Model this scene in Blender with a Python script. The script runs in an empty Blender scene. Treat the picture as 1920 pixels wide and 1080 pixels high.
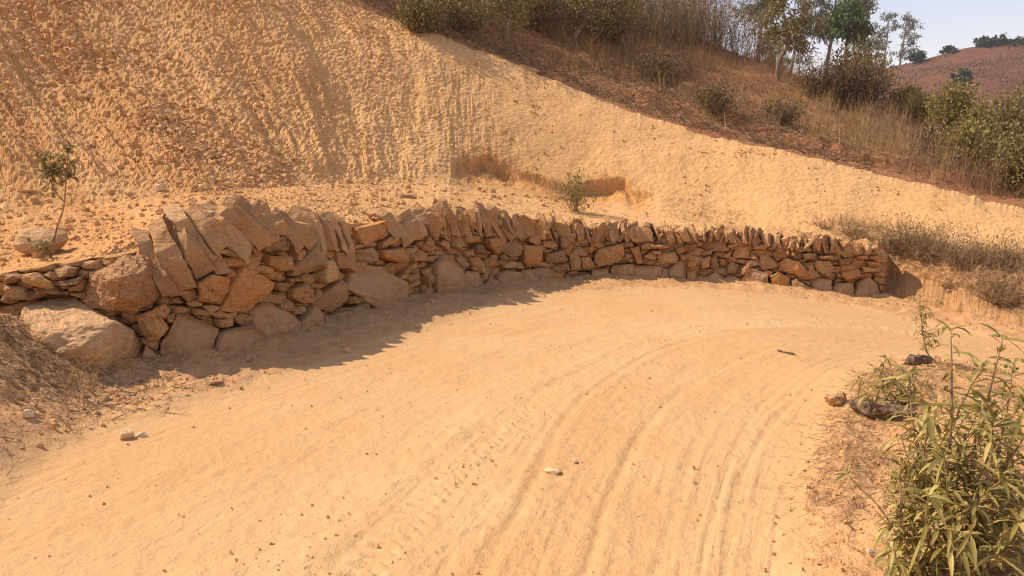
import bpy, bmesh, math
import numpy as np
from mathutils import Vector, Matrix

# ------------------------------------------------------------------ camera, sky, sun, exposure
SC = bpy.context.scene
COL = SC.collection
F = 1423.0                      # focal length in photo pixels (1920 wide)
CAMZ = 1.6
PITCH = math.atan(210.0 / F)
cam_d = bpy.data.cameras.new('camera')
cam_d.sensor_width = 36.0
cam_d.lens = 36.0 * F / 1920.0
cam_d.clip_start = 0.05
cam_d.clip_end = 6000.0
cam = bpy.data.objects.new('camera', cam_d)
cam.location = (0, 0, CAMZ)
cam.rotation_euler = (math.pi / 2 - PITCH, 0, 0)
COL.objects.link(cam)
SC.camera = cam

SUN_EL = math.radians(45)
SUN_H = Vector((-0.957, 0.29, 0)).normalized()          # horizontal direction towards the sun
world = bpy.data.worlds.new('World')
SC.world = world
world.use_nodes = True
wn = world.node_tree
bg = wn.nodes['Background']
sky = wn.nodes.new('ShaderNodeTexSky')
sky.sky_type = 'NISHITA'
sky.sun_disc = False
sky.sun_elevation = SUN_EL
sky.sun_rotation = math.atan2(SUN_H.x, SUN_H.y)
sky.air_density = 1.3
sky.dust_density = 0.7
sky.ozone_density = 1.0
wb = wn.nodes.new('ShaderNodeMix'); wb.data_type = 'RGBA'; wb.blend_type = 'MULTIPLY'      # one even white balance for the whole dusty sky
wb.inputs[0].default_value = 1.0; wb.inputs[7].default_value = (1.14, 0.88, 0.85, 1)
wn.links.new(sky.outputs[0], wb.inputs[6])
wn.links.new(wb.outputs[2], bg.inputs[0])
bg.inputs[1].default_value = 0.15
sun_d = bpy.data.lights.new('sun', 'SUN')
sun_d.energy = 4.15
sun_d.angle = math.radians(0.53)
sun_d.color = (1.0, 0.88, 0.74)
sun = bpy.data.objects.new('sun', sun_d)
S = Vector((SUN_H.x * math.cos(SUN_EL), SUN_H.y * math.cos(SUN_EL), math.sin(SUN_EL)))
sun.rotation_euler = S.to_track_quat('Z', 'Y').to_euler()
sun.location = S * 50
COL.objects.link(sun)
SC.view_settings.view_transform = 'Standard'
SC.view_settings.look = 'None'
SC.view_settings.gamma = 1.0
SC.view_settings.exposure = 0.47
SC.cycles.filter_width = 1.15
SC.cycles.max_bounces = 6
SC.cycles.diffuse_bounces = 3
SC.cycles.transparent_max_bounces = 6

RNG = np.random.default_rng(7)

# ------------------------------------------------------------------ numpy noise
def _hash(ix, iy, iz, seed):
    h = (ix.astype(np.uint32) * np.uint32(374761393) + iy.astype(np.uint32) * np.uint32(668265263)
         + iz.astype(np.uint32) * np.uint32(2147483647) + np.uint32(seed * 974711 & 0xffffffff))
    h = (h ^ (h >> np.uint32(13))) * np.uint32(1274126177)
    h = (h ^ (h >> np.uint32(16))) * np.uint32(2246822519)
    h = h ^ (h >> np.uint32(15))
    return h.astype(np.float64) / 4294967295.0

def vnoise(x, y, z, seed=0):
    """value noise in -1..1"""
    fx, fy, fz = np.floor(x), np.floor(y), np.floor(z)
    ix, iy, iz = fx.astype(np.int64), fy.astype(np.int64), fz.astype(np.int64)
    tx, ty, tz = x - fx, y - fy, z - fz
    tx = tx * tx * (3 - 2 * tx); ty = ty * ty * (3 - 2 * ty); tz = tz * tz * (3 - 2 * tz)
    r = 0.0
    for a in (0, 1):
        wx = tx if a else 1 - tx
        for b in (0, 1):
            wy = ty if b else 1 - ty
            for c in (0, 1):
                wz = tz if c else 1 - tz
                r = r + wx * wy * wz * _hash(ix + a, iy + b, iz + c, seed)
    return r * 2 - 1

def fbm(x, y, z, oct=4, seed=0, gain=0.5):
    x = np.asarray(x, float); y = np.asarray(y, float) + 0 * x; z = np.asarray(z, float) + 0 * x
    r = 0.0; a = 1.0; n = 0.0
    for o in range(oct):
        r = r + a * vnoise(x, y, z, seed + o * 17); n += a
        x, y, z = x * 2.03 + 11.7, y * 2.03 + 5.3, z * 2.03 + 8.1
        a *= gain
    return r / n

def ss(t):
    t = np.clip(t, 0, 1)
    return t * t * (3 - 2 * t)

# ------------------------------------------------------------------ mesh / object helpers
class MB:
    """collects triangles / quads, built as ONE mesh"""
    def __init__(self):
        self.v = []; self.q = []; self.t = []; self.a = []; self.n = 0
    def add(self, v, q=None, t=None, var=0.5):
        v = np.asarray(v, float).reshape(-1, 3)
        if q is not None and len(q): self.q.append(np.asarray(q, np.int64).reshape(-1, 4) + self.n)
        if t is not None and len(t): self.t.append(np.asarray(t, np.int64).reshape(-1, 3) + self.n)
        self.v.append(v)
        self.a.append(np.broadcast_to(np.asarray(var, float), (len(v),)) if np.ndim(var) == 0 else np.asarray(var, float))
        self.n += len(v)
    def mesh(self, name, mats, smooth=False):
        v = np.concatenate(self.v) if self.v else np.zeros((0, 3))
        q = np.concatenate(self.q) if self.q else np.zeros((0, 4), np.int64)
        t = np.concatenate(self.t) if self.t else np.zeros((0, 3), np.int64)
        me = bpy.data.meshes.new(name)
        me.vertices.add(len(v)); me.vertices.foreach_set('co', v.ravel())
        nl = q.size + t.size
        me.loops.add(nl); me.polygons.add(len(q) + len(t))
        me.loops.foreach_set('vertex_index', np.concatenate([q.ravel(), t.ravel()]).astype(np.int32))
        st = np.concatenate([np.arange(len(q)) * 4, q.size + np.arange(len(t)) * 3]).astype(np.int32)
        me.polygons.foreach_set('loop_start', st)
        me.polygons.foreach_set('use_smooth', np.full(len(q) + len(t), smooth))
        me.update(calc_edges=True)
        at = me.attributes.new('var', 'FLOAT', 'POINT')
        at.data.foreach_set('value', np.concatenate(self.a).astype(np.float32))
        for m in (mats if isinstance(mats, (list, tuple)) else [mats]): me.materials.append(m)
        return me
    def build(self, name, mats, parent=None, smooth=False):
        return link(name, self.mesh(name, mats, smooth), parent)

def link(name, me, parent=None):
    o = bpy.data.objects.new(name, me)
    COL.objects.link(o)
    if parent is not None:
        o.parent = parent
        o.matrix_parent_inverse = Matrix.Translation(-parent.location)
    return o

def tag(o, label, cat=None, group=None, kind=None):
    o['label'] = label
    if cat: o['category'] = cat
    if group: o['group'] = group
    if kind: o['kind'] = kind
    return o

def empty(name, loc):
    o = bpy.data.objects.new(name, None)
    o.empty_display_size = 0.1
    o.location = loc
    COL.objects.link(o)
    return o

# ------------------------------------------------------------------ pixel <-> place
def ray(px, py):
    u, v = px - 960.0, -(py - 540.0)
    cp, sp = math.cos(PITCH), math.sin(PITCH)
    d = np.array([u, F * cp + v * sp, -F * sp + v * cp])
    return d / d[1]
def at(px, py, Y):
    d = ray(px, py)
    return np.array([d[0] * Y, Y, CAMZ + d[2] * Y])

def gz(x, y):
    """the lie of the land on the road side of the wall"""
    x = np.asarray(x, float); y = np.asarray(y, float)
    z = -0.06 * np.maximum(0, x - 2.5) ** 1.3
    m = 0.52 * ss((-x - 2.55 - 0.18 * (y - 4.2)) / 1.25) * (1 - ss((y - 5.75) / 0.8))
    z = z + m
    z = z + 0.10 * ss((x - 1.9) / 0.9) * (1 - ss((y - 5.3) / 1.2))            # low berm on the inside of the bend
    return z

def on_ground(px, py):
    d = ray(px, py)
    Y = np.linspace(1.0, 40, 20000)
    h = CAMZ + d[2] * Y - gz(d[0] * Y, Y)
    i = np.argmax(h < 0)
    Yg = Y[i] if h[i] < 0 else 40.0
    return np.array([d[0] * Yg, Yg, float(gz(d[0] * Yg, Yg))])

def catmull(P, per=24):
    P = np.asarray(P, float)
    Q = np.vstack([2 * P[0] - P[1], P, 2 * P[-1] - P[-2]])
    out = []
    t = np.linspace(0, 1, per, endpoint=False)[:, None]
    for i in range(1, len(Q) - 2):
        p0, p1, p2, p3 = Q[i - 1], Q[i], Q[i + 1], Q[i + 2]
        out.append(0.5 * (2 * p1 + (p2 - p0) * t + (2 * p0 - 5 * p1 + 4 * p2 - p3) * t ** 2 + (3 * p1 - p0 - 3 * p2 + p3) * t ** 3))
    out.append(P[-1:])
    return np.vstack(out)

# ------------------------------------------------------------------ materials
def mat_new(name):
    m = bpy.data.materials.new(name)
    m.use_nodes = True
    nt = m.node_tree
    b = nt.nodes['Principled BSDF']
    b.inputs['Roughness'].default_value = 0.95
    b.inputs['Specular IOR Level'].default_value = 0.12
    return m, nt, b

def nd(nt, t, **kw):
    n = nt.nodes.new(t)
    for k, v in kw.items():
        if k in n.inputs: n.inputs[k].default_value = v
        else: setattr(n, k, v)
    return n

def ramp(nt, fac, stops):
    r = nt.nodes.new('ShaderNodeValToRGB')
    e = r.color_ramp.elements
    while len(e) < len(stops): e.new(0.5)
    for i, (p, c) in enumerate(stops):
        e[i].position = p; e[i].color = (*c, 1) if len(c) == 3 else c
    nt.links.new(fac, r.inputs[0])
    return r.outputs[0]

def noise(nt, vec, scale, detail=4, rough=0.55, dist=0.0):
    n = nd(nt, 'ShaderNodeTexNoise', Scale=scale, Detail=detail, Roughness=rough, Distortion=dist)
    if vec is not None: nt.links.new(vec, n.inputs['Vector'])
    return n.outputs['Fac']

def mixc(nt, fac, a, b, mode='MIX'):
    m = nt.nodes.new('ShaderNodeMix')
    m.data_type = 'RGBA'; m.blend_type = mode
    for sock, val in ((m.inputs[0], fac), (m.inputs[6], a), (m.inputs[7], b)):
        if hasattr(val, 'links'): nt.links.new(val, sock)
        elif isinstance(val, (int, float)): sock.default_value = val
        else: sock.default_value = (*val, 1)
    return m.outputs[2]

def mth(nt, op, a, b=None):
    m = nt.nodes.new('ShaderNodeMath'); m.operation = op
    for i, val in enumerate((a, b)):
        if val is None: continue
        if hasattr(val, 'links'): nt.links.new(val, m.inputs[i])
        else: m.inputs[i].default_value = val
    return m.outputs[0]

def bump(nt, b, h, strength, dist):
    n = nd(nt, 'ShaderNodeBump', Strength=strength, Distance=dist)
    nt.links.new(h, n.inputs['Height'])
    nt.links.new(n.outputs[0], b.inputs['Normal'])

def soil_mat(name, c1, c2, c3, bs=1.0, bd=0.02, fine=60.0, rubble=None):
    m, nt, b = mat_new(name)
    g = nt.nodes.new('ShaderNodeNewGeometry').outputs['Position']
    n1 = noise(nt, g, 0.7, 5, 0.6)
    n2 = noise(nt, g, 9.0, 5, 0.65)
    n3 = noise(nt, g, fine, 3, 0.6)
    c = mixc(nt, ramp(nt, n1, [(0.35, (0, 0, 0)), (0.65, (1, 1, 1))]), c1, c2)
    c = mixc(nt, ramp(nt, n2, [(0.42, (0, 0, 0)), (0.75, (0.85, 0.85, 0.85))]), c, c3)
    if rubble:                                                # browner colour mixed in where 'var' on the mesh is high
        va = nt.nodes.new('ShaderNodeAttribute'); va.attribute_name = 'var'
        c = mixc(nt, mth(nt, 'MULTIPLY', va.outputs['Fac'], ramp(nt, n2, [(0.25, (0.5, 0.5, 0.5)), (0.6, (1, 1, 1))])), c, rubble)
    sp = ramp(nt, n3, [(0.25, (0.72, 0.70, 0.66)), (0.5, (1, 1, 1)), (0.8, (1.1, 1.1, 1.1))])
    c = mixc(nt, 1.0, c, sp, 'MULTIPLY')
    nt.links.new(c, b.inputs['Base Color'])
    h = mth(nt, 'ADD', mth(nt, 'MULTIPLY', n2, 0.9), mth(nt, 'MULTIPLY', n3, 0.55))
    bump(nt, b, h, bs, bd)
    return m

M = {}
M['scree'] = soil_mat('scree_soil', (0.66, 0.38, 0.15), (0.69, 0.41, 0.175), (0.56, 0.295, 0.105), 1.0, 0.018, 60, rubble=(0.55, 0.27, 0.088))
M['terrace'] = M['scree']
M['verge'] = soil_mat('verge_soil', (0.60, 0.33, 0.14), (0.64, 0.37, 0.165), (0.47, 0.235, 0.09), 1.0, 0.03, 70)
M['hill'] = soil_mat('hillside_soil', (0.36, 0.16, 0.068), (0.44, 0.225, 0.095), (0.27, 0.10, 0.045), 1.0, 0.06, 25)
M['bank'] = soil_mat('bank_soil', (0.52, 0.30, 0.13), (0.46, 0.25, 0.10), (0.38, 0.19, 0.075), 1.0, 0.05, 45)

def road_mat():
    m, nt, b = mat_new('road_dust')
    g = nt.nodes.new('ShaderNodeNewGeometry').outputs['Position']
    uv = nt.nodes.new('ShaderNodeUVMap').outputs[0]
    mp = nd(nt, 'ShaderNodeMapping'); mp.inputs['Scale'].default_value = (1.0, 0.06, 1.0)
    nt.links.new(uv, mp.inputs['Vector'])
    st1 = noise(nt, mp.outputs[0], 7.0, 5, 0.62)          # long streaks that follow the wheels
    st2 = noise(nt, mp.outputs[0], 22.0, 3, 0.55)
    n1 = noise(nt, g, 0.6, 4, 0.55)
    n2 = noise(nt, g, 22.0, 4, 0.65)
    n3 = noise(nt, g, 130.0, 2, 0.6)
    c = mixc(nt, ramp(nt, n1, [(0.38, (0, 0, 0)), (0.62, (1, 1, 1))]), (0.62, 0.395, 0.185), (0.59, 0.345, 0.145))
    c = mixc(nt, ramp(nt, st1, [(0.47, (0, 0, 0)), (0.68, (0.6, 0.6, 0.6))]), c, (0.56, 0.335, 0.145))
    c = mixc(nt, ramp(nt, st2, [(0.55, (0, 0, 0)), (0.78, (0.5, 0.5, 0.5))]), c, (0.65, 0.44, 0.245))
    c = mixc(nt, ramp(nt, st2, [(0.26, (0.5, 0.5, 0.5)), (0.40, (0, 0, 0))]), c, (0.47, 0.25, 0.11))
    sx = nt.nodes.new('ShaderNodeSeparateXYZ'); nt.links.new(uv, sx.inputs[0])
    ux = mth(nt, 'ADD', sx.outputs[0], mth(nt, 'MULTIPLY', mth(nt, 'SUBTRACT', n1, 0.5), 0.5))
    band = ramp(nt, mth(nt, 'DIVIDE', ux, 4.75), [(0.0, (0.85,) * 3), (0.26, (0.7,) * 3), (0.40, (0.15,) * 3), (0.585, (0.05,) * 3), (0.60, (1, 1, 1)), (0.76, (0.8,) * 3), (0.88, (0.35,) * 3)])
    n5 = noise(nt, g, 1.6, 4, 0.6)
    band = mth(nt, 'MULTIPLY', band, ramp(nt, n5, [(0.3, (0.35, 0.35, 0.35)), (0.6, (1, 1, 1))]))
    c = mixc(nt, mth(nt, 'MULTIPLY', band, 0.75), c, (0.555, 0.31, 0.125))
    sp = ramp(nt, n3, [(0.24, (0.66, 0.62, 0.56)), (0.42, (1, 1, 1)), (0.8, (1.06, 1.06, 1.06))])
    c = mixc(nt, 1.0, c, sp, 'MULTIPLY')
    nt.links.new(c, b.inputs['Base Color'])
    h = mth(nt, 'ADD', mth(nt, 'MULTIPLY', st1, 0.4), mth(nt, 'MULTIPLY', mth(nt, 'MULTIPLY', st2, ramp(nt, noise(nt, g, 1.1, 3, 0.6), [(0.42, (0.0, 0.0, 0.0)), (0.66, (1, 1, 1))])), 0.7))
    h = mth(nt, 'ADD', h, mth(nt, 'MULTIPLY', n2, 0.65))
    h = mth(nt, 'ADD', h, mth(nt, 'MULTIPLY', n3, 0.28))
    bump(nt, b, h, 1.0, 0.017)
    return m
M['road'] = road_mat()

def stone_mat(name, stops, bd=0.02, sc=1.0, per_object=True, mott=1.0):
    """rock; each stone takes its own tone from the per-object random value"""
    m, nt, b = mat_new(name)
    g = nt.nodes.new('ShaderNodeNewGeometry').outputs['Position']
    oi = nt.nodes.new('ShaderNodeObjectInfo').outputs['Random']
    va = nt.nodes.new('ShaderNodeAttribute'); va.attribute_name = 'var'
    n1 = noise(nt, g, 3.5 * sc, 6, 0.6, 0.4)
    n2 = noise(nt, g, 26.0 * sc, 5, 0.65)
    mp = nd(nt, 'ShaderNodeMapping'); mp.inputs['Scale'].default_value = (6.0, 6.0, 40.0); mp.inputs['Rotation'].default_value = (0.25, 0.2, 0)
    nt.links.new(g, mp.inputs['Vector'])
    n3 = noise(nt, mp.outputs[0], 1.0 * sc, 4, 0.6)       # foliation of the slate
    k = oi if per_object else va.outputs['Fac']
    base = ramp(nt, k, stops)
    n4 = noise(nt, g, 110.0 * sc, 3, 0.6)
    c = mixc(nt, ramp(nt, n1, [(0.40, (0, 0, 0)), (0.66, (0.6 * mott,) * 3)]), base, (0.56, 0.32, 0.145))
    c = mixc(nt, ramp(nt, n2, [(0.48, (0, 0, 0)), (0.72, (0.6 * mott,) * 3)]), c, (0.25, 0.125, 0.06))
    c = mixc(nt, ramp(nt, n3, [(0.54, (0, 0, 0)), (0.70, (0.5 * mott,) * 3)]), c, (0.50, 0.24, 0.085))
    c = mixc(nt, 1.0, c, ramp(nt, n4, [(0.25, (0.68, 0.66, 0.62)), (0.5, (1, 1, 1)), (0.8, (1.15, 1.15, 1.15))]), 'MULTIPLY')
    nt.links.new(c, b.inputs['Base Color'])
    h = mth(nt, 'ADD', mth(nt, 'MULTIPLY', n2, 0.7), mth(nt, 'MULTIPLY', n3, 0.8))
    h = mth(nt, 'ADD', h, n1)
    h = mth(nt, 'ADD', h, mth(nt, 'MULTIPLY', n4, 0.18))
    bump(nt, b, h, 1.0, bd * 1.5)
    return m
M['stone'] = stone_mat('wall_rock', [(0.0, (0.56, 0.28, 0.10)), (0.22, (0.68, 0.36, 0.125)), (0.38, (0.42, 0.225, 0.095)), (0.52, (0.64, 0.28, 0.075)),
                                     (0.68, (0.54, 0.32, 0.14)), (0.82, (0.29, 0.16, 0.075)), (1.0, (0.70, 0.41, 0.165))], 0.022)
M['cope'] = stone_mat('coping_rock', [(0.0, (0.56, 0.31, 0.13)), (0.35, (0.44, 0.25, 0.115)), (0.7, (0.64, 0.39, 0.175)), (1.0, (0.50, 0.245, 0.09))], 0.016, 1.3)
M['pale'] = stone_mat('pale_rock', [(0.0, (0.62, 0.37, 0.175)), (1.0, (0.67, 0.41, 0.20))], 0.02, 0.9, True, 0.7)
M['bright'] = stone_mat('bright_rock', [(0.0, (0.70, 0.49, 0.28)), (1.0, (0.74, 0.52, 0.30))], 0.006, 1.0, True, 0.25)
M['rust'] = stone_mat('rusty_rock', [(0.0, (0.58, 0.31, 0.14)), (1.0, (0.54, 0.28, 0.12))], 0.03, 1.2, True, 1.35)
M['dusty'] = stone_mat('dusty_rock', [(0.0, (0.48, 0.285, 0.145)), (1.0, (0.43, 0.255, 0.13))], 0.012, 0.7, True, 0.5)
M['chip'] = stone_mat('chip_rock', [(0.0, (0.54, 0.285, 0.11)), (0.5, (0.64, 0.37, 0.155)), (1.0, (0.72, 0.45, 0.21))], 0.006, 3.0, False, 0.25)

def plant_mat(name, stops, transl=0.0, rough=0.7, spec=0.2):
    m, nt, b = mat_new(name)
    va = nt.nodes.new('ShaderNodeAttribute'); va.attribute_name = 'var'
    c = ramp(nt, va.outputs['Fac'], stops)
    nt.links.new(c, b.inputs['Base Color'])
    b.inputs['Roughness'].default_value = rough
    b.inputs['Specular IOR Level'].default_value = spec
    if transl > 0:
        tr = nt.nodes.new('ShaderNodeBsdfTranslucent'); nt.links.new(c, tr.inputs[0])
        ms = nt.nodes.new('ShaderNodeMixShader'); ms.inputs[0].default_value = transl
        out = nt.nodes['Material Output']
        nt.links.new(b.outputs[0], ms.inputs[1]); nt.links.new(tr.outputs[0], ms.inputs[2])
        nt.links.new(ms.outputs[0], out.inputs['Surface'])
    return m
M['leaf_near'] = plant_mat('almond_leaf', [(0.0, (0.17, 0.14, 0.034)), (0.5, (0.34, 0.27, 0.068)), (0.9, (0.52, 0.40, 0.12)), (0.93, (0.55, 0.36, 0.05)), (1.0, (0.62, 0.42, 0.07))], 0.25, 0.5, 0.35)
M['leaf_bush'] = plant_mat('bush_leaf', [(0.0, (0.14, 0.11, 0.035)), (0.6, (0.26, 0.21, 0.07)), (1.0, (0.38, 0.29, 0.10))], 0.2)
M['leaf_oak'] = plant_mat('oak_leaf', [(0.0, (0.11, 0.09, 0.03)), (0.6, (0.24, 0.19, 0.065)), (1.0, (0.40, 0.30, 0.105))], 0.2)
M['leaf_dark'] = plant_mat('dark_leaf', [(0.0, (0.075, 0.052, 0.026)), (0.6, (0.18, 0.122, 0.055)), (1.0, (0.31, 0.21, 0.09))], 0.15)
M['leaf_euc'] = plant_mat('eucalyptus_leaf', [(0.0, (0.07, 0.08, 0.045)), (0.6, (0.14, 0.15, 0.08)), (1.0, (0.24, 0.23, 0.12))], 0.2)
M['leaf_green'] = plant_mat('green_leaf', [(0.0, (0.04, 0.065, 0.02)), (0.6, (0.085, 0.125, 0.035)), (1.0, (0.15, 0.19, 0.055))], 0.2)
M['leaf_yel'] = plant_mat('yellow_green_leaf', [(0.0, (0.15, 0.125, 0.036)), (0.6, (0.31, 0.25, 0.07)), (0.95, (0.44, 0.34, 0.095)), (1.0, (0.58, 0.40, 0.07))], 0.22)
M['leaf_far'] = plant_mat('far_oak_leaf', [(0.0, (0.045, 0.055, 0.045)), (1.0, (0.10, 0.11, 0.075))], 0.1)
M['dry'] = plant_mat('dry_stalk', [(0.0, (0.15, 0.085, 0.045)), (0.5, (0.30, 0.175, 0.08)), (1.0, (0.50, 0.32, 0.14))], 0.0, 0.9, 0.1)
M['grassy'] = plant_mat('dry_grass', [(0.0, (0.16, 0.095, 0.045)), (0.45, (0.33, 0.19, 0.075)), (0.8, (0.50, 0.31, 0.11)), (1.0, (0.42, 0.33, 0.09))], 0.15, 0.9, 0.1)
M['thicket'] = plant_mat('thicket_twig', [(0.0, (0.13, 0.08, 0.048)), (0.5, (0.27, 0.165, 0.085)), (1.0, (0.44, 0.28, 0.14))], 0.0, 0.9, 0.1)
M['brush'] = plant_mat('brush_stalk', [(0.0, (0.09, 0.057, 0.034)), (0.5, (0.23, 0.145, 0.075)), (1.0, (0.42, 0.27, 0.14))], 0.0, 0.9, 0.1)

def bark_mat(name, c1, c2, sc=18.0, bd=0.02):
    m, nt, b = mat_new(name)
    g = nt.nodes.new('ShaderNodeNewGeometry').outputs['Position']
    mp = nd(nt, 'ShaderNodeMapping'); mp.inputs['Scale'].default_value = (1, 1, 0.25)
    nt.links.new(g, mp.inputs['Vector'])
    n1 = noise(nt, mp.outputs[0], sc, 5, 0.65)
    nt.links.new(ramp(nt, n1, [(0.35, c1), (0.65, c2)]), b.inputs['Base Color'])
    bump(nt, b, n1, 1.0, bd)
    return m
M['bark'] = bark_mat('oak_bark', (0.16, 0.10, 0.06), (0.38, 0.27, 0.17))
M['bark_euc'] = bark_mat('eucalyptus_bark', (0.16, 0.12, 0.10), (0.34, 0.27, 0.22), 4.0, 0.05)
M['bark_twig'] = bark_mat('twig_bark', (0.24, 0.15, 0.075), (0.42, 0.28, 0.15), 60, 0.004)
M['char'] = bark_mat('charred_wood', (0.03, 0.022, 0.017), (0.30, 0.19, 0.11), 40.0, 0.02)

# ------------------------------------------------------------------ the line of the wall (plan)
base_px = [(357, 684), (425, 674), (522, 645), (590, 625), (647, 604), (750, 577), (837, 561), (890, 549), (976, 538), (1060, 532),
           (1130, 530), (1230, 530), (1330, 532), (1420, 542), (1502, 551), (1580, 559), (1655, 568)]
pts = [(-16, -4), (-9.0, 3.0), (-6.2, 5.0), (-4.7, 5.85), (-3.7, 6.1), (-3.1, 6.15)] + [tuple(on_ground(*p)[:2]) for p in base_px]
WALL_END = np.array(pts[-1])
pts += [(5.75, 10.2), (5.85, 9.5), (6.0, 8.7), (6.5, 7.6), (7.8, 6.2), (11.0, 4.0), (18.0, 0.0)]
PATH = catmull(pts, 24)
seg = np.linalg.norm(np.diff(PATH, axis=0), axis=1)
ARC = np.concatenate([[0], np.cumsum(seg)])
sS = np.arange(0, ARC[-1], 0.02)
PX = np.interp(sS, ARC, PATH[:, 0]); PY = np.interp(sS, ARC, PATH[:, 1])
k = np.ones(15) / 15.0
PX[7:-7] = np.convolve(PX, k, 'valid'); PY[7:-7] = np.convolve(PY, k, 'valid')
TX = np.gradient(PX); TY = np.gradient(PY); tl = np.hypot(TX, TY); TX /= tl; TY /= tl
NX, NY = -TY, TX                                             # points behind the wall, into the bank
RATIO = PX / np.maximum(PY, 0.05)
sel = PY > 0.6
S_OF_RATIO = (RATIO[sel], sS[sel])

def P_at(s):
    return np.array([np.interp(s, sS, PX), np.interp(s, sS, PY)])
def N_at(s):
    n = np.array([np.interp(s, sS, NX), np.interp(s, sS, NY)]); return n / np.linalg.norm(n)
def T_at(s):
    n = np.array([np.interp(s, sS, TX), np.interp(s, sS, TY)]); return n / np.linalg.norm(n)
def sz_of_px(px, py):
    """arc length and height of the point of the wall face seen at a pixel"""
    d = ray(px, py)
    s = float(np.interp(d[0], *S_OF_RATIO))
    Y = float(np.interp(s, sS, PY))
    return s, CAMZ + d[2] * Y
BATTER = 0.10
def wall_pt(s, z, n):
    """s along, z up, n into the bank; arrays allowed"""
    s = np.asarray(s, float); z = np.asarray(z, float); n = np.asarray(n, float) + BATTER * z
    x = np.interp(s, sS, PX) + np.interp(s, sS, NX) * n
    y = np.interp(s, sS, PY) + np.interp(s, sS, NY) * n
    return np.stack([x, y, z], -1)
S0 = sz_of_px(-60, 520)[0]
S1 = sz_of_px(1657, 520)[0]

# ------------------------------------------------------------------ road: guide curves, a coordinate across (u) and along (t)
guides_px = [
    [(-520, 1060), (0, 880), (300, 775), (600, 690), (850, 602), (1000, 562), (1150, 547), (1300, 546), (1450, 558), (1600, 578), (1750, 610), (1920, 652)],
    [(-300, 1090), (0, 962), (400, 792), (800, 650), (1100, 582), (1250, 566), (1400, 566), (1600, 590), (1720, 616), (1920, 660)],
    [(300, 1240), (520, 1080), (760, 880), (950, 742), (1150, 655), (1300, 612), (1480, 598), (1650, 612), (1920, 667)],
    [(780, 1260), (880, 1080), (1000, 880), (1100, 742), (1200, 672), (1300, 636), (1450, 612), (1650, 624), (1920, 672)],
    [(1230, 1260), (1250, 1080), (1270, 950), (1305, 840), (1370, 760), (1460, 692), (1560, 658), (1700, 646), (1920, 680)],
    [(1440, 1260), (1455, 1080), (1485, 900), (1530, 790), (1580, 718), (1650, 678), (1750, 668), (1920, 690)]]
NT = 500
G = []
for g in guides_px:
    P = np.array([on_ground(*p)[:2] for p in g])
    d0 = P[0] - P[1]; d0 /= np.linalg.norm(d0)
    P = np.vstack([P[0] + d0 * 6.0, P[0] + d0 * 3.0, P])
    d1 = P[-1] - P[-2]; d1 /= np.linalg.norm(d1)
    P = np.vstack([P, P[-1] + d1 * 2 + (0.3, -0.5), P[-1] + d1 * 4 + (1.0, -2.0)])
    c = catmull(P, 20)
    a = np.concatenate([[0], np.cumsum(np.linalg.norm(np.diff(c, axis=0), axis=1))])
    q = np.linspace(0, a[-1], NT)
    G.append(np.stack([np.interp(q, a, c[:, 0]), np.interp(q, a, c[:, 1])], -1))
G = np.array(G)
UU = np.linspace(0, 5, 420)
Gd = np.empty((420, NT, 2))
for j in range(2):
    for i in range(NT):
        Gd[:, i, j] = np.interp(UU, np.arange(6), G[:, i, j])
RX0, RX1, RY0, RY1, RC = -9.0, 9.0, -6.0, 13.0, 0.03
nx, ny = int((RX1 - RX0) / RC), int((RY1 - RY0) / RC)
acc = np.zeros((nx, ny)); au = np.zeros((nx, ny)); atv = np.zeros((nx, ny))
Gf = np.empty((420, NT * 3, 2)); tt = np.linspace(0, NT - 1, NT * 3)
for j in range(2):
    for i in range(420): Gf[i, :, j] = np.interp(tt, np.arange(NT), Gd[i, :, j])
ix = ((Gf[..., 0] - RX0) / RC).astype(int); iy = ((Gf[..., 1] - RY0) / RC).astype(int)
ok = (ix >= 0) & (ix < nx) & (iy >= 0) & (iy < ny)
Um = np.broadcast_to(UU[:, None], ix.shape); Tm = np.broadcast_to((tt / NT)[None, :], ix.shape)
np.add.at(acc, (ix[ok], iy[ok]), 1); np.add.at(au, (ix[ok], iy[ok]), Um[ok]); np.add.at(atv, (ix[ok], iy[ok]), Tm[ok])
ON = acc > 0
au = np.where(ON, au / np.maximum(acc, 1), 0); atv = np.where(ON, atv / np.maximum(acc, 1), 0)
filled = ON.copy()
for it in range(60):                                          # close pin holes and let the values run a little way out
    w = np.zeros_like(au); su = np.zeros_like(au); st = np.zeros_like(au)
    for dx, dy in ((1, 0), (-1, 0), (0, 1), (0, -1)):
        f = np.roll(filled, (dx, dy), (0, 1)); w += f
        su += np.roll(au * filled, (dx, dy), (0, 1)); st += np.roll(atv * filled, (dx, dy), (0, 1))
    new = (~filled) & (w > 0)
    au[new] = (su / np.maximum(w, 1))[new]; atv[new] = (st / np.maximum(w, 1))[new]
    filled |= new
    if it == 2: ON = filled.copy()
# soft mask of the road
MASK = ON.astype(float)
for it in range(26):
    MASK = (MASK + np.roll(MASK, 1, 0) + np.roll(MASK, -1, 0) + np.roll(MASK, 1, 1) + np.roll(MASK, -1, 1)) / 5
def rlook(A, x, y):
    fx = np.clip((x - RX0) / RC - 0.5, 0, nx - 1.001); fy = np.clip((y - RY0) / RC - 0.5, 0, ny - 1.001)
    i = fx.astype(int); j = fy.astype(int); a = fx - i; b = fy - j
    return (A[i, j] * (1 - a) * (1 - b) + A[i + 1, j] * a * (1 - b) + A[i, j + 1] * (1 - a) * b + A[i + 1, j + 1] * a * b)

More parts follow.
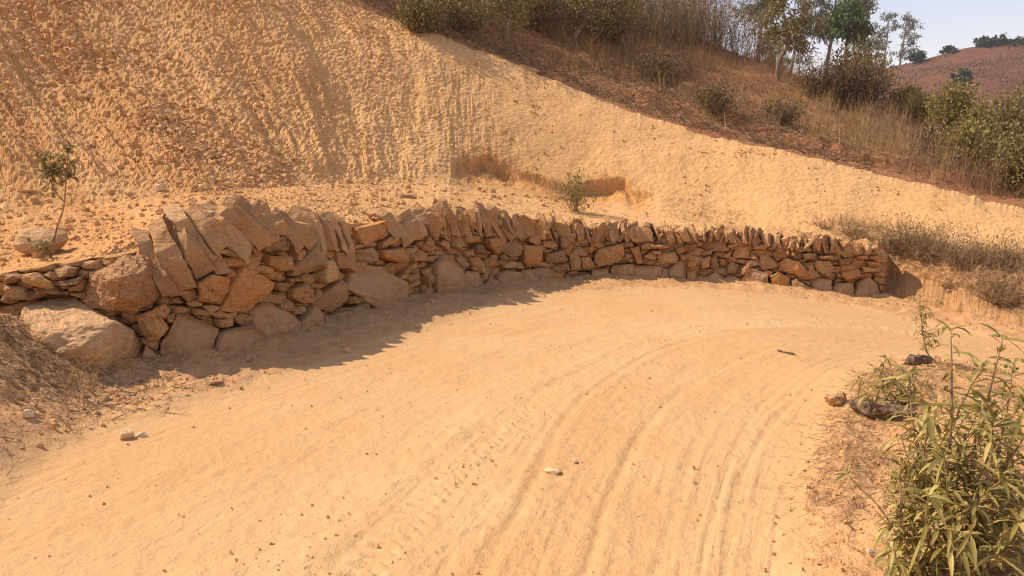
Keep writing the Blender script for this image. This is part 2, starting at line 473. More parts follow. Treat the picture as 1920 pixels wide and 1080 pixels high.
def wall_dist(x, y):
    """rough distance to the foot of the wall, positive on the road side"""
    ss_ = sS[::8]; px = PX[::8]; py = PY[::8]; nnx = NX[::8]; nny = NY[::8]
    x = np.asarray(x); y = np.asarray(y)
    shp = x.shape; x = x.ravel(); y = y.ravel()
    out = np.empty(len(x))
    for a in range(0, len(x), 20000):
        dx = x[a:a + 20000, None] - px; dy = y[a:a + 20000, None] - py
        d2 = dx * dx + dy * dy; i = d2.argmin(1)
        r = np.arange(len(i))
        out[a:a + 20000] = -(dx[r, i] * nnx[i] + dy[r, i] * nny[i])
    return out.reshape(shp)

def road_z(x, y):
    z = gz(x, y)
    u = rlook(au, x, y); t = rlook(atv, x, y); m = rlook(MASK, x, y)
    along = t * 22.0
    # wheel-worn relief: fine across the road, long along it
    uw = u + 0.30 * fbm(along * 0.16, 0 * x, 0 * x, 2, 2)
    brk = 0.25 + 0.75 * ss(0.5 + 1.4 * fbm(x * 0.7, y * 0.7, 0 * x, 2, 1))
    r = (0.003 * fbm(uw * 6.0, along * 0.30, 0 * x, 4, 3, 0.6) + 0.0032 * fbm(u * 24.0, along * 0.9, 0 * x + 4, 3, 5, 0.6)) * brk + 0.010 * fbm(x * 1.3, y * 1.3, 0 * x, 3, 4) + 0.005 * fbm(x * 22, y * 22, 0 * x, 2, 6)
    def groove(u0, w, d, wob=0.16):
        uc = u0 + wob * fbm(along * 0.35, 0 * x + u0 * 7, 0 * x, 2, 9)
        d = 0.5 * d * ss(0.5 + 1.3 * fbm(along * 0.28, 0 * x + u0 * 13, 0 * x, 2, 19))
        return -d * np.exp(-((u - uc) / w) ** 2) + 0.45 * d * (np.exp(-((u - uc - 2 * w) / w) ** 2) + np.exp(-((u - uc + 2 * w) / w) ** 2))
    for u0, w, d in ((0.45, 0.05, 0.008), (0.7, 0.035, 0.008), (0.95, 0.045, 0.010), (1.25, 0.05, 0.009), (1.55, 0.035, 0.008), (2.95, 0.045, 0.016), (3.25, 0.03, 0.009),
                     (3.62, 0.035, 0.011), (3.95, 0.045, 0.009), (4.3, 0.03, 0.008), (4.6, 0.04, 0.007)):
        r = r + groove(u0, w, d)
    # tread print of a tyre left of the middle
    trd = np.exp(-((u - 2.42) / 0.10) ** 4) * (0.5 + 0.5 * vnoise(along * 0.8, 0 * x, 0 * x, 31))
    r = r + 0.026 * trd * np.sin(along * 75 + 10 * np.abs(u - 2.42)) + 0.008 * np.exp(-((u - 2.1) / 0.16) ** 2)
    r = r + 0.010 * fbm(x * 9, y * 9, 0 * x, 3, 13) * (0.25 + 0.75 * ss((u - 1.6) / 0.4) * (1 - ss((u - 2.7) / 0.3)))
    z = z + m * r
    # verges: loose crumbs and clods, soil heaped along the wall foot
    v = 1 - m
    wd = wall_dist(x, y)
    lump = 0.05 * fbm(x * 2.2, y * 2.2, 0 * x, 3, 21) + 0.030 * fbm(x * 9, y * 9, 0 * x, 4, 22, 0.6) + 0.018 * np.maximum(0, fbm(x * 26, y * 26, 0 * x, 2, 23))
    z = z + v * lump + 0.05 * v
    z = z + 0.10 * np.exp(-np.maximum(wd, 0) / 0.28) * (0.6 + 0.4 * fbm(x * 3, y * 3, 0 * x, 2, 25)) * (wd > -0.6)
    return z, u, t, m, wd

# ------------------------------------------------------------------ ground meshes (road + verges share one vertex grid)
na, nr = 620, 410
ang = np.radians(np.linspace(-52, 47, na))
rad = np.exp(np.linspace(math.log(1.15), math.log(15.5), nr))
A, R = np.meshgrid(ang, rad, indexing='ij')
gx = R * np.sin(A); gy = R * np.cos(A)
gzv, gu, gt, gm, gwd = road_z(gx, gy)
gV = np.stack([gx, gy, gzv], -1)
idx = np.arange(na * nr).reshape(na, nr)
quad = np.stack([idx[:-1, :-1], idx[1:, :-1], idx[1:, 1:], idx[:-1, 1:]], -1).reshape(-1, 4)[:, ::-1]
fm = gm.ravel()[quad].mean(1) + (0.38 * fbm(gx * 3, gy * 3, 0 * gx, 3, 27) + 0.25 * fbm(gx * 14, gy * 14, 0 * gx, 2, 28)).ravel()[quad[:, 0]] * (np.abs(gm.ravel()[quad].mean(1) - 0.5) < 0.499); fw = gwd.ravel()[quad].mean(1)
def sub_mesh(name, V, quads, mat, uv=None, var=0.5, smooth=True):
    used = np.unique(quads); rm = np.full(len(V), -1); rm[used] = np.arange(len(used))
    mb = MB(); mb.add(V[used], rm[quads], None, var if np.ndim(var) == 0 else var[used])
    o = mb.build(name, mat, smooth=smooth)
    if uv is not None:
        l = o.data.uv_layers.new(name='UVMap')
        l.data.foreach_set('uv', uv[quads.ravel()].astype(np.float32).ravel())
    return o
uvs = np.stack([gu.ravel() * 0.95, gt.ravel() * 22.0], -1)
keep = fw > -0.42
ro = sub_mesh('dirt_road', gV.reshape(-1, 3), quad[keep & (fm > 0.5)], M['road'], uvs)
tag(ro, 'pale orange dirt road curving right below the stone wall', kind='structure')
vo = sub_mesh('road_verge', gV.reshape(-1, 3), quad[keep & (fm <= 0.5)], M['verge'])
tag(vo, 'loose stony soil along both edges of the dirt road', kind='structure')
# ground sheet out to the horizon
mb = MB()
rr = np.concatenate([[0.0], np.exp(np.linspace(math.log(1.0), math.log(700), 60))])
aa = np.linspace(0, 2 * math.pi, 97)
A2, R2 = np.meshgrid(aa, rr, indexing='ij')
x2, y2 = R2 * np.sin(A2), R2 * np.cos(A2)
z2 = -0.12 + np.minimum(gz(np.clip(x2, -20, 9), y2), 0.02) - 0.9 * ss((R2 - 8) / 30)
i2 = np.arange(97 * 61).reshape(97, 61)
mb.add(np.stack([x2, y2, z2], -1).reshape(-1, 3), np.stack([i2[:-1, :-1], i2[1:, :-1], i2[1:, 1:], i2[:-1, 1:]], -1).reshape(-1, 4)[:, ::-1])
tag(mb.build('ground', M['verge'], smooth=True), 'bare tan ground reaching out around the road', kind='structure')

# ------------------------------------------------------------------ embankment and hillside
KX = np.array([-2600, -1200, -600, 0, 300, 600, 900, 1100, 1300, 1500, 1650, 1800, 1920, 2300, 3200], float)
#          top of the soil just behind the wall (pixel row); foot of the slope (distance added, row); crest (distance, row); far hill (distance, row)
H_Y = np.array([470, 470, 470, 466, 424, 424, 412, 428, 440, 450, 470, 0, 0, 0, 0], float)
F_D = np.array([2.4, 2.6, 2.9, 3.2, 4.2, 4.5, 3.3, 2.6, 1.6, 1.2, 0.8, 0.9, 0.9, 0.9, 0.9], float)
F_Y = np.array([430, 430, 425, 400, 366, 343, 345, 384, 419, 434, 452, 492, 525, 560, 700], float)
C_Y = np.array([12.0, 15.0, 18.0, 20.5, 19.8, 18.6, 18.0, 17.2, 15.7, 14.8, 14.0, 13.5, 13.0, 12.0, 9.0], float)
C_P = np.array([-900, -650, -460, -235, -118, -2, 105, 186, 252, 292, 332, 362, 390, 470, 560], float)
B_Y = np.array([26, 30, 35, 37, 37, 36, 34, 31, 29, 27, 25, 22, 20, 18, 14], float)
B_P = np.array([-1100, -900, -720, -520, -380, -215, -70, 10, 82, 158, 205, 262, 312, 410, 500], float)
pxs = np.concatenate([np.linspace(-2600, -120, 110, endpoint=False), np.linspace(-120, 2040, 880), np.linspace(2040, 3200, 61)[1:]])
def tab(T, w=90.0):
    g = np.arange(-3000, 3600, 10.0)
    v = np.interp(g, KX, T)
    kk = np.exp(-0.5 * (np.arange(-30, 31) * 10 / w) ** 2); kk /= kk.sum()
    v = np.convolve(np.pad(v, 30, 'edge'), kk, 'valid')
    return np.interp(pxs, g, v)
ratio = (pxs - 960) / F
rat = RATIO[sel]
wY = np.interp(ratio, rat, PY[sel])
zrow = lambda row, Y: CAMZ + (330 - row) / F * Y
wX = ratio * wY
isw = ss((1662 - pxs) / 14.0)                                # 1 where the wall stands
hY_tab = np.interp(pxs, [-600, 0, 120, 200, 260, 300, 360, 450, 600, 900, 1100, 1300, 1500, 1650], [520, 512, 502, 488, 468, 440, 424, 410, 420, 412, 428, 440, 450, 470])
h_top = zrow(hY_tab, wY + 0.3)
g0 = gz(wX, wY)
fY = wY + tab(F_D, 60); fZ = zrow(tab(F_Y, 60), fY)
cY = tab(C_Y); cZ = zrow(tab(C_P, 60), cY); cN = 0.07 * fbm(pxs / 26.0, 0 * pxs, 0 * pxs, 4, 32, 0.65)
bY = tab(B_Y); bZ = zrow(tab(B_P), bY)
# rows: core foot, core top, terrace..., slope..., | hillside
n_ter, n_slo = 56, 170
rows = []
kwall = 0.27 + 0.0 * wY
Y_a = wY + kwall * isw; Z_a = g0 - 0.4
Y_b = wY + kwall * isw + 0.03 + 0.55 * (1 - isw); Z_b = isw * h_top + (1 - isw) * (g0 + 0.55 * (fZ - g0))
rows.append((Y_a, Z_a)); rows.append((Y_a + 0.35 * (Y_b - Y_a), g0 + 0.35 * (Z_b - g0)))
for i in range(n_ter):
    t = i / n_ter
    zz = Z_b + (fZ - Z_b) * (t ** 1.25 * isw + t * (1 - isw))
    rows.append((Y_b + (fY - Y_b) * t, zz))
for i in range(n_slo + 1):
    t = i / n_slo
    e = t + 0.05 * math.sin(2 * math.pi * t) * -1             # concave foot, rounded crest
    rows.append((fY + (cY - fY) * t, fZ + (cZ - fZ) * e + cN * (t ** 14 + 0.06 * t)))
EY = np.array([r[0] for r in rows]); EZ = np.array([r[1] for r in rows])
EX = EY * ratio[None, :]
V = np.stack([EX, EY, EZ], -1)
def grid_normals(V):
    a = np.gradient(V, axis=1); b = np.gradient(V, axis=0)
    n = np.cross(a, b); n /= np.linalg.norm(n, axis=-1, keepdims=True) + 1e-9
    n[n[..., 2] < 0] *= -1
    return n
Nn = grid_normals(V)
rowi = np.arange(len(rows))[:, None]
tv = np.clip((rowi - 2 - n_ter) / n_slo, -1, 1) + 0 * EX
ont = ss((rowi - 1.5) / 4.0)
PXG = np.broadcast_to(pxs[None, :], EX.shape)
x, y, z = EX, EY, EZ
# fall-line coordinate: rills run down the slope
q = (PXG / 160.0 + 3.2 * tv * ss((900 - PXG) / 900))
amp = ont * (0.35 + 0.65 * ss((tv + 0.05) / 0.15)) * (1 - 0.75 * ss((tv - 0.93) / 0.07))
left = ss((1050 - PXG) / 500)
disp = 0.10 * fbm(x * 0.55, y * 0.55, z * 0.55, 3, 41) * amp
disp += (0.15 * left + 0.03) * fbm(q * 1.3, tv * 1.2, 0 * x, 3, 42) * ss(tv / 0.15) * amp
disp += (0.10 * left + 0.010) * fbm(q * 4.2, tv * 2.4, 0 * x, 3, 40, 0.6) * ss(tv / 0.12) * amp
disp += 0.09 * left * np.maximum(0, fbm(q * 16.0, tv * 7.0, 0 * x, 3, 37, 0.6)) * ss(0.5 + 1.5 * fbm(x * 0.8, y * 0.8, z * 0.8, 2, 36)) * ss(tv / 0.12) * amp
disp += (0.018 + 0.012 * left) * fbm(x * 4, y * 4, z * 4, 4, 43, 0.6) * amp
rid = 1 - np.abs(fbm(x * 12, y * 12, z * 12, 2, 44))
disp += (0.006 + 0.03 * left) * (rid ** 3 - 0.55) * amp
disp += (0.004 + 0.007 * left + 0.006 * (tv < 0)) * fbm(x * 20, y * 20, z * 20, 2, 45) * ont
rough_p = ss(0.35 + 1.8 * fbm(q * 1.8 + 5, tv * 2.2, 0 * x, 3, 35) + 0.8 * fbm(x * 1.1, y * 1.1, z * 1.1, 2, 34))
disp += (0.001 + 0.006 * left * rough_p) * (RNG.random(x.shape) ** 3) * ont
disp += 0.075 * left * (0.15 + rough_p) * np.maximum(-0.1, fbm(q * 24.0, tv * 8.0, 0 * x, 3, 33, 0.6)) * ss(tv / 0.08) * amp
# ragged eroded break with an undercut lip
lip = np.interp(PXG, [890, 920, 985, 1040, 1085, 1110, 1170, 1185], [0.22, 0.28, 0.22, 0.18, 0.20, 0.28, 0.34, 0.27]) + 0.035 * fbm(PXG / 60.0, tv * 2, 0 * x, 4, 46, 0.6)
D_ = np.interp(PXG, [845, 895, 950, 990, 1030, 1080, 1105, 1150, 1180, 1235], [0, 0.30, 0.36, 0.26, 0.20, 0.22, 0.30, 0.34, 0.22, 0])
tl_ = (lip - tv) / 0.20
disp -= D_ * np.where(tl_ > 0, np.exp(-1.5 * np.maximum(tl_, 0)) * ss(tl_ / 0.32), 0) * np.clip(1.0 + 0.6 * fbm(x * 2.5, y * 2.5, z * 2.5, 3, 47, 0.55), 0.2, 2.0)
# rough cut bank right of the wall
bk = ss((PXG - 1660) / 25) * ss((0.12 - tv) / 0.12)
disp += bk * (0.16 * fbm(x * 2.6, y * 2.6, z * 2.6, 4, 48, 0.6) + 0.07 * fbm(x * 9, y * 9, z * 9, 3, 49))
V = V + Nn * disp[..., None]
nrow, ncol = len(rows), len(pxs)
id3 = np.arange(nrow * ncol).reshape(nrow, ncol)
q3 = np.stack([id3[:-1, :-1], id3[:-1, 1:], id3[1:, 1:], id3[1:, :-1]], -1)
isbank = (PXG[:-1, :-1] > 1662) & (rowi[:-1] < n_ter + 8)
brown_var = np.clip(ss((820 - PXG) / 700) * (0.75 + 0.9 * fbm(q * 2.2, tv * 1.3, 0 * x, 3, 38)) + 0.35 * (tv < 0) * left + 1.2 * (D_ > 0.03) * ss(D_ / 0.15) * np.exp(-((tl_ - 0.45) / 0.6) ** 2), 0, 1)  # browner towards the left and inside the eroded break, strongest below its lip
mbe = sub_mesh('embankment', V.reshape(-1, 3), q3[~isbank].reshape(-1, 4), M['scree'], None, brown_var.ravel(), False)
tag(mbe, 'tall bare embankment of pale tan scree above the stone wall', kind='structure')
mbk = sub_mesh('earth_bank', V.reshape(-1, 3), q3[isbank].reshape(-1, 4), M['bank'], None, 0.5, False)
tag(mbk, 'rough brown earth bank beyond the end of the wall', kind='structure')
EV, EN, ETV, EPX = V, grid_normals(V), tv, PXG

# hillside beyond the crest
n_h = 110
hsel = np.unique(np.concatenate([np.arange(0, len(pxs), 2), [len(pxs) - 1]]))
pxs_h, ratio_h = pxs[hsel], ratio[hsel]
cYh, cZh, bYh, bZh = cY[hsel], cZ[hsel], bY[hsel], bZ[hsel]
hr = [(V[-1, hsel, 1], V[-1, hsel, 2])]
th = np.linspace(0, 1, n_h)[1:] ** 1.25
for t in th:
    hr.append((cYh + (bYh - cYh) * t, cZh + (bZh - cZh) * t))
for dy, dz in ((1.5, 0.15), (4, -0.2), (9, -2.0), (18, -6.0), (35, -11), (60, -14)):
    hr.append((bYh + dy, bZh + dz * (0.4 + 0.6 * ss((pxs_h - 900) / 700)) + 0.15 * dy * ss((900 - pxs_h) / 500)))
HY = np.array([r[0] for r in hr]); HZ = np.array([r[1] for r in hr]); HX = HY * ratio_h[None, :]
ramp_in = ss((HY - HY[0]) / 0.6)
scY = HY[0] + 5.2 + 0.8 * fbm(HX * 0.3, 0 * HX, 0 * HX, 2, 61)
HZ = HZ + 0.34 * (ss((HY - scY) / 0.22) - ss((HY - scY) / 4.0)) * ss((1500 - pxs_h) / 300)
scY2 = HY[0] + 0.9 + 0.4 * fbm(HX * 0.5, 0 * HX, 0 * HX, 2, 63)
HZ = HZ + 0.22 * (ss((HY - scY2) / 0.18) - ss((HY - scY2) / 2.0)) * ss((pxs_h - 1000) / 200)
HZ = HZ + ramp_in * (0.22 * fbm(HX * 0.5, HY * 0.5, 0 * HX, 3, 64) + 0.09 * fbm(HX * 2.6, HY * 2.6, 0 * HX, 4, 65) + 0.04 * fbm(HX * 9, HY * 9, 0 * HX, 2, 66))
HV = np.stack([HX, HY, HZ], -1); HV[0] = V[-1][hsel] - [0, 0, 0.01]
hn, hc = HX.shape
i4 = np.arange(hn * hc).reshape(hn, hc)
mb = MB(); mb.add(HV.reshape(-1, 3), np.stack([i4[:-1, :-1], i4[:-1, 1:], i4[1:, 1:], i4[1:, :-1]], -1).reshape(-1, 4))
tag(mb.build('hillside', M['hill'], smooth=True), 'reddish brown scrubby hillside rising above the embankment', kind='structure')
HN = grid_normals(HV)
def hill_pt(px, Y):
    """ground point of embankment / hillside at an image column and a distance"""
    j = int(np.argmin(np.abs(pxs - px)))
    if Y < V[-1, j, 1]:
        c = V[2:, j]; i = int(np.argmin(np.abs(c[:, 1] - Y))); p = c[i].copy()
    else:
        jh = int(np.argmin(np.abs(pxs_h - px))); c = HV[:, jh]; i = int(np.argmin(np.abs(c[:, 1] - Y))); p = c[i].copy()
    return p
def slope_at_row(px, row):
    """first point of the bank or hill seen at a pixel"""
    j = int(np.argmin(np.abs(pxs - px)))
    jh = int(np.argmin(np.abs(pxs_h - px)))
    c = np.vstack([V[2:, j], HV[1:n_h, jh]])
    rows_ = 330 - (c[:, 2] - CAMZ) / c[:, 1] * F
    i = int(np.argmax(rows_ <= row)) if (rows_ <= row).any() else len(c) - 1
    return c[i].copy()

# far hill across the valley
fx = np.linspace(400, 3000, 220); fy = np.linspace(0, 1, 70)
ridge = np.interp(fx, [400, 1300, 1500, 1640, 1700, 1780, 1850, 1920, 2050, 2300, 3000], [215, 190, 165, 136, 122, 101, 92, 92, 96, 120, 150])
vv = []
for t in np.concatenate([fy, [1.1, 1.3]]):
    Yd = 75 + 85 * t
    zt = zrow(ridge, 160.0)
    zz = -3 + (zt + 3) * min(t, 1.0) ** 0.9 - max(0, t - 1) * 40
    vv.append(np.stack([(fx - 960) / F * Yd, np.full_like(fx, Yd), zz], -1))
FV = np.array(vv)
FV[..., 2] += (0.9 * fbm(FV[..., 0] * 0.06, FV[..., 1] * 0.06, 0 * FV[..., 0], 3, 71) + 0.35 * fbm(FV[..., 0] * 0.3, FV[..., 1] * 0.3, 0 * FV[..., 0], 3, 72)) * np.concatenate([ss((1.02 - fy) / 0.2) + 0.15, [0.2, 0.2]])[:, None]
M['farhill'] = soil_mat('far_hill_soil', (0.24, 0.10, 0.058), (0.37, 0.16, 0.088), (0.12, 0.068, 0.045), 1.0, 0.6, 2.5)
fr, fc = FV.shape[:2]
i5 = np.arange(fr * fc).reshape(fr, fc)
mb = MB(); mb.add(FV.reshape(-1, 3), np.stack([i5[:-1, :-1], i5[:-1, 1:], i5[1:, 1:], i5[1:, :-1]], -1).reshape(-1, 4))
tag(mb.build('far_hill', M['farhill'], smooth=True), 'distant reddish hill across the valley', kind='structure')

# ------------------------------------------------------------------ DRY-STONE WALL
wall = empty('dry_stone_wall', (float(P_at((S0 + S1) / 2)[0]), float(P_at((S0 + S1) / 2)[1]), 0))
tag(wall, 'curved dry-stone retaining wall of tan rubble topped with upright coping stones', 'wall')
ORG = {1: (0, 470), 2: (220, 350), 3: (440, 430), 4: (640, 360), 5: (960, 380), 6: (1240, 380)}
TR = {
1: [[(0,190),(70,180),(140,210),(100,250),(0,262)], [(130,190),(240,170),(370,240),(390,290),(290,290),(150,240)], [(210,290),(400,290),(440,330),(250,345)],
    [(0,265),(150,275),(220,370),(0,385)], [(370,150),(440,120),(540,140),(530,200),(420,225),(375,220)], [(380,240),(600,200),(590,250),(480,272),(400,262)],
    [(725,460),(780,415),(860,465),(820,510)], [(1000,500),(1240,400),(1280,440),(1230,520),(1260,570),(1230,620),(1120,680),(1060,600)],
    [(1330,490),(1420,490),(1560,550),(1630,590),(1600,690),(1560,780),(1450,840),(1420,870),(1330,840),(1260,810),(1200,760),(1210,690),(1290,570)],
    [(1640,620),(1700,590),(1860,565),(1915,650),(1930,790),(1800,860),(1660,860),(1600,770)], [(1360,300),(1410,280),(1500,350),(1420,400),(1370,360)],
    [(1480,250),(1600,180),(1730,210),(1745,310),(1680,360),(1560,390),(1480,380),(1500,330)], [(1090,700),(1190,790),(1160,890),(1060,920),(1050,820)],
    [(1440,440),(1570,455),(1580,500),(1460,490)], [(1230,480),(1320,470),(1310,540),(1250,550)], [(1640,520),(1730,500),(1720,560),(1650,580)]],
2: [[(950,610),(1020,630),(1140,720),(1120,790),(1010,890),(880,945),(800,930),(860,800),(880,720)], [(840,535),(1000,530),(1100,530),(1040,580),(930,610),(840,605)],
    [(770,460),(830,465),(920,510),(900,530),(790,500)], [(870,630),(940,620),(940,710),(900,725),(860,690)], [(1180,400),(1280,370),(1340,410),(1320,480),(1200,500),(1170,470)],
    [(1190,520),(1310,520),(1335,620),(1240,640),(1180,590)], [(1340,590),(1500,450),(1550,540),(1550,610),(1450,640),(1330,670)], [(1370,480),(1425,470),(1425,550),(1370,555)],
    [(1570,560),(1640,540),(1680,660),(1640,700),(1540,720),(1520,690)], [(1660,495),(1800,495),(1810,590),(1760,650),(1730,612),(1670,615)], [(1040,610),(1150,590),(1240,620),(1210,650),(1080,650)],
    [(1090,670),(1150,660),(1190,710),(1140,740)], [(1310,700),(1400,670),(1430,690),(1390,715),(1330,720)], [(1330,780),(1460,710),(1530,800),(1480,870),(1400,880),(1330,840)],
    [(1200,720),(1290,720),(1320,770),(1280,800),(1210,770)], [(1080,830),(1150,795),(1290,830),(1230,885),(1100,875)], [(1490,880),(1560,800),(1680,700),(1700,760),(1690,850),(1600,925),(1520,920)],
    [(560,920),(640,915),(700,950),(680,985),(570,960)], [(720,960),(800,930),(890,980),(860,1000),(760,990)], [(900,970),(960,950),(1020,980),(990,1030),(920,1030)], [(1300,930),(1400,890),(1440,920),(1380,960),(1310,955)]],
3: [[(150,620),(220,560),(280,555),(400,620),(490,700),(480,770),(430,820),(330,860),(240,840),(150,750)], [(490,690),(590,580),(650,640),(630,720),(600,800),(490,760)],
    [(720,720),(760,620),(890,580),(970,535),(980,580),(960,650),(830,710)], [(900,300),(1020,270),(1140,280),(1160,330),(1270,390),(1270,450),(1230,510),(1080,560),(960,540),(900,480),(830,430),(880,380)],
    [(940,160),(1060,140),(1095,180),(1080,240),(990,250),(930,240)], [(1110,160),(1260,140),(1310,245),(1180,245),(1120,210)], [(1280,140),(1385,140),(1390,225),(1340,240),(1290,200)],
    [(1150,90),(1200,50),(1250,60),(1230,110),(1140,140)], [(1290,300),(1370,250),(1385,280),(1310,360),(1290,340)], [(1430,350),(1480,320),(1510,380),(1450,440)],
    [(1500,270),(1570,190),(1650,270),(1680,300),(1680,470),(1590,545),(1530,510),(1500,380)], [(1690,370),(1740,310),(1820,320),(1860,430),(1800,490),(1720,480)],
    [(1240,500),(1370,480),(1390,570),(1240,600)], [(1400,500),(1480,430),(1505,450),(1450,540),(1400,560)], [(1280,430),(1400,380),(1410,400),(1290,470)], [(1670,220),(1700,190),(1745,290),(1690,310)],
    [(1440,150),(1490,40),(1525,120),(1500,180)], [(850,510),(900,495),(950,530),(920,560),(860,560)], [(1000,620),(1150,590),(1230,600),(1200,650),(1010,670)], [(660,620),(720,660),(690,710),(650,700)]],
4: [[(180,270),(370,220),(390,290),(330,350),(200,400),(170,350)], [(870,320),(920,300),(940,390),(900,440),(860,410)], [(770,290),(860,340),(860,380),(780,330)], [(940,335),(1060,330),(1050,380),(950,385)],
    [(1010,460),(1030,390),(1060,390),(1110,460)], [(1100,350),(1220,340),(1220,410),(1180,470),(1110,420)], [(1230,400),(1310,360),(1360,410),(1340,470),(1280,490),(1220,450)], [(930,450),(1000,430),(990,480),(940,490)],
    [(980,490),(1040,490),(1080,560),(1070,610),(990,585)], [(1090,500),(1140,490),(1200,530),(1200,560),(1100,575)], [(1220,540),(1290,515),(1370,535),(1370,580),(1220,570)], [(1040,660),(1080,590),(1100,600),(1070,670)],
    [(1060,680),(1110,630),(1160,650),(1120,700)], [(1170,620),(1240,585),(1330,600),(1345,720),(1170,690)], [(1350,590),(1400,580),(1470,640),(1460,710),(1350,710)], [(1400,580),(1540,565),(1570,600),(1560,690),(1470,650)]],
5: [[(140,240),(225,235),(230,310),(180,320),(130,290)], [(90,320),(230,320),(230,420),(200,460),(120,480),(90,450)], [(250,290),(360,275),(350,330),(310,350),(250,330)], [(370,260),(470,235),(470,330),(430,400),(400,390),(370,330)],
    [(260,390),(380,355),(390,440),(280,460),(260,440)], [(310,470),(430,450),(430,510),(330,540),(305,520)], [(440,390),(480,360),(520,420),(515,500),(440,505)], [(480,260),(600,280),(570,310),(480,315)],
    [(540,340),(610,325),(655,350),(620,380),(545,390)], [(520,410),(580,405),(640,480),(570,500),(525,490)], [(620,400),(650,350),(830,310),(845,380),(800,440),(650,475),(620,440)], [(600,500),(720,490),(720,570),(680,610),(580,600)],
    [(740,500),(760,470),(910,460),(910,540),(740,550)], [(915,470),(1115,480),(1120,600),(1080,620),(920,610)], [(1180,500),(1250,440),(1300,440),(1300,590),(1240,610),(1170,610)], [(1125,490),(1180,500),(1165,610),(1120,600)],
    [(1090,410),(1130,375),(1230,370),(1255,420),(1240,455),(1130,455)], [(970,330),(1010,305),(1170,320),(1170,340),(1060,350),(980,350)], [(890,340),(960,330),(980,450),(940,460)], [(1050,360),(1115,355),(1110,390),(1060,390)],
    [(1260,395),(1340,380),(1345,410),(1270,430)], [(1230,350),(1280,330),(1300,370),(1250,390)], [(1300,320),(1390,310),(1390,355),(1310,370)], [(1430,370),(1510,350),(1500,390),(1440,400)], [(1410,430),(1490,400),(1480,480),(1420,500)],
    [(1490,420),(1530,390),(1555,470),(1550,510),(1490,490)], [(1310,440),(1380,430),(1350,490),(1310,480)], [(1590,330),(1700,290),(1700,320),(1610,355)], [(1590,390),(1640,370),(1640,415),(1590,415)],
    [(1650,400),(1670,350),(1760,320),(1780,380),(1770,420),(1660,420)], [(1610,480),(1640,435),(1700,470),(1680,530),(1610,530)], [(1310,520),(1380,510),(1380,580),(1310,580)], [(1455,560),(1520,520),(1590,550),(1600,610),(1480,610)],
    [(1600,550),(1650,540),(1725,580),(1720,640),(1600,610)], [(1720,490),(1790,450),(1790,550),(1720,540)]],
6: [[(610,570),(680,490),(800,540),(810,640),(720,660),(610,630)], [(740,400),(800,385),(870,450),(870,490),(760,510),(730,470)], [(840,330),(900,295),(930,350),(910,390),(850,370)],
    [(880,460),(940,415),(1030,440),(1100,520),(1090,560),(1020,550),(890,510)], [(820,550),(870,520),(960,560),(940,660),(880,680),(820,670)], [(970,580),(1010,570),(1120,640),(1120,690),(980,670)],
    [(1120,580),(1190,565),(1270,580),(1275,730),(1200,720),(1135,700)], [(1280,640),(1320,600),(1430,600),(1420,720),(1350,735),(1285,720)], [(1430,700),(1480,600),(1560,560),(1620,610),(1650,720),(1550,755),(1440,740)],
    [(1150,460),(1170,435),(1270,440),(1310,510),(1250,550),(1170,520)], [(1360,520),(1480,490),(1500,550),(1390,585),(1350,550)], [(1060,390),(1110,375),(1180,385),(1150,420),(1080,430)], [(970,370),(1015,360),(1010,410),(970,400)],
    [(930,360),(960,355),(960,395),(930,390)], [(1545,440),(1650,440),(1650,475),(1560,485)], [(1340,430),(1430,410),(1460,450),(1350,470)], [(1480,400),(1550,390),(1550,425),(1480,425)], [(1560,405),(1640,400),(1665,415),(1570,428)],
    [(1090,470),(1140,470),(1150,520),(1110,520)], [(1190,400),(1280,395),(1280,420),(1190,420)], [(1510,480),(1640,490),(1640,520),(1520,520)]]}
polys = []                                                    # polygons on the wall face, (s, z)
for c, L in TR.items():
    ox, oy = ORG[c]
    for poly in L:
            pq = np.array([sz_of_px(ox + a / 4.0, oy + b / 4.0) for a, b in poly]); polys.append(pq.mean(0) + (pq - pq.mean(0)) * 1.06)
NTR = len(polys)

def inside(poly, X, Y):
    r = np.zeros(X.shape, bool)
    n = len(poly)
    for i in range(n):
        x0, y0 = poly[i]; x1, y1 = poly[(i + 1) % n]
        c = ((y0 > Y) != (y1 > Y))
        with np.errstate(divide='ignore', invalid='ignore'):
            xx = (x1 - x0) * (Y - y0) / (y1 - y0 + 1e-12) + x0
        r ^= c & (X < xx)
    return r
# profile of the underside of the coping, and its top, along the wall
cop_lo = np.array([(-60, 530), (100, 500), (250, 480), (330, 510), (400, 505), (480, 470), (520, 455), (620, 465), (700, 448), (800, 437), (900, 438), (975, 441), (1040, 447), (1120, 448), (1250, 451), (1300, 448), (1400, 453), (1480, 463), (1550, 470), (1660, 478)], float)
cop_hi = np.array([(620, 392), (700, 390), (800, 386), (870, 382), (935, 386), (975, 398), (1040, 408), (1120, 416), (1200, 423), (1300, 424), (1400, 427), (1480, 437), (1550, 443), (1660, 457)], float)
slo = np.array([sz_of_px(*p) for p in cop_lo]); shi = np.array([sz_of_px(*p) for p in cop_hi])
def zlo(s): return np.interp(s, slo[:, 0], slo[:, 1])
def zhi(s): return np.interp(s, shi[:, 0], shi[:, 1])
A_px = [(40, 590), (50, 560), (130, 557), (160, 575), (210, 606), (245, 622), (270, 647), (265, 680), (247, 697), (210, 715), (160, 722), (107, 700), (62, 660), (25, 615)]
B_px = [(148, 545), (150, 535), (175, 515), (225, 485), (260, 472), (288, 485), (298, 515), (302, 552), (287, 572), (250, 586), (212, 585), (175, 577), (155, 565)]
blocked = [np.array([sz_of_px(*p) for p in q]) for q in (A_px, B_px)]
gs = np.arange(S0, S1, 0.01); gzz = np.arange(-0.45, 1.4, 0.01)
GS, GZ = np.meshgrid(gs, gzz, indexing='ij')
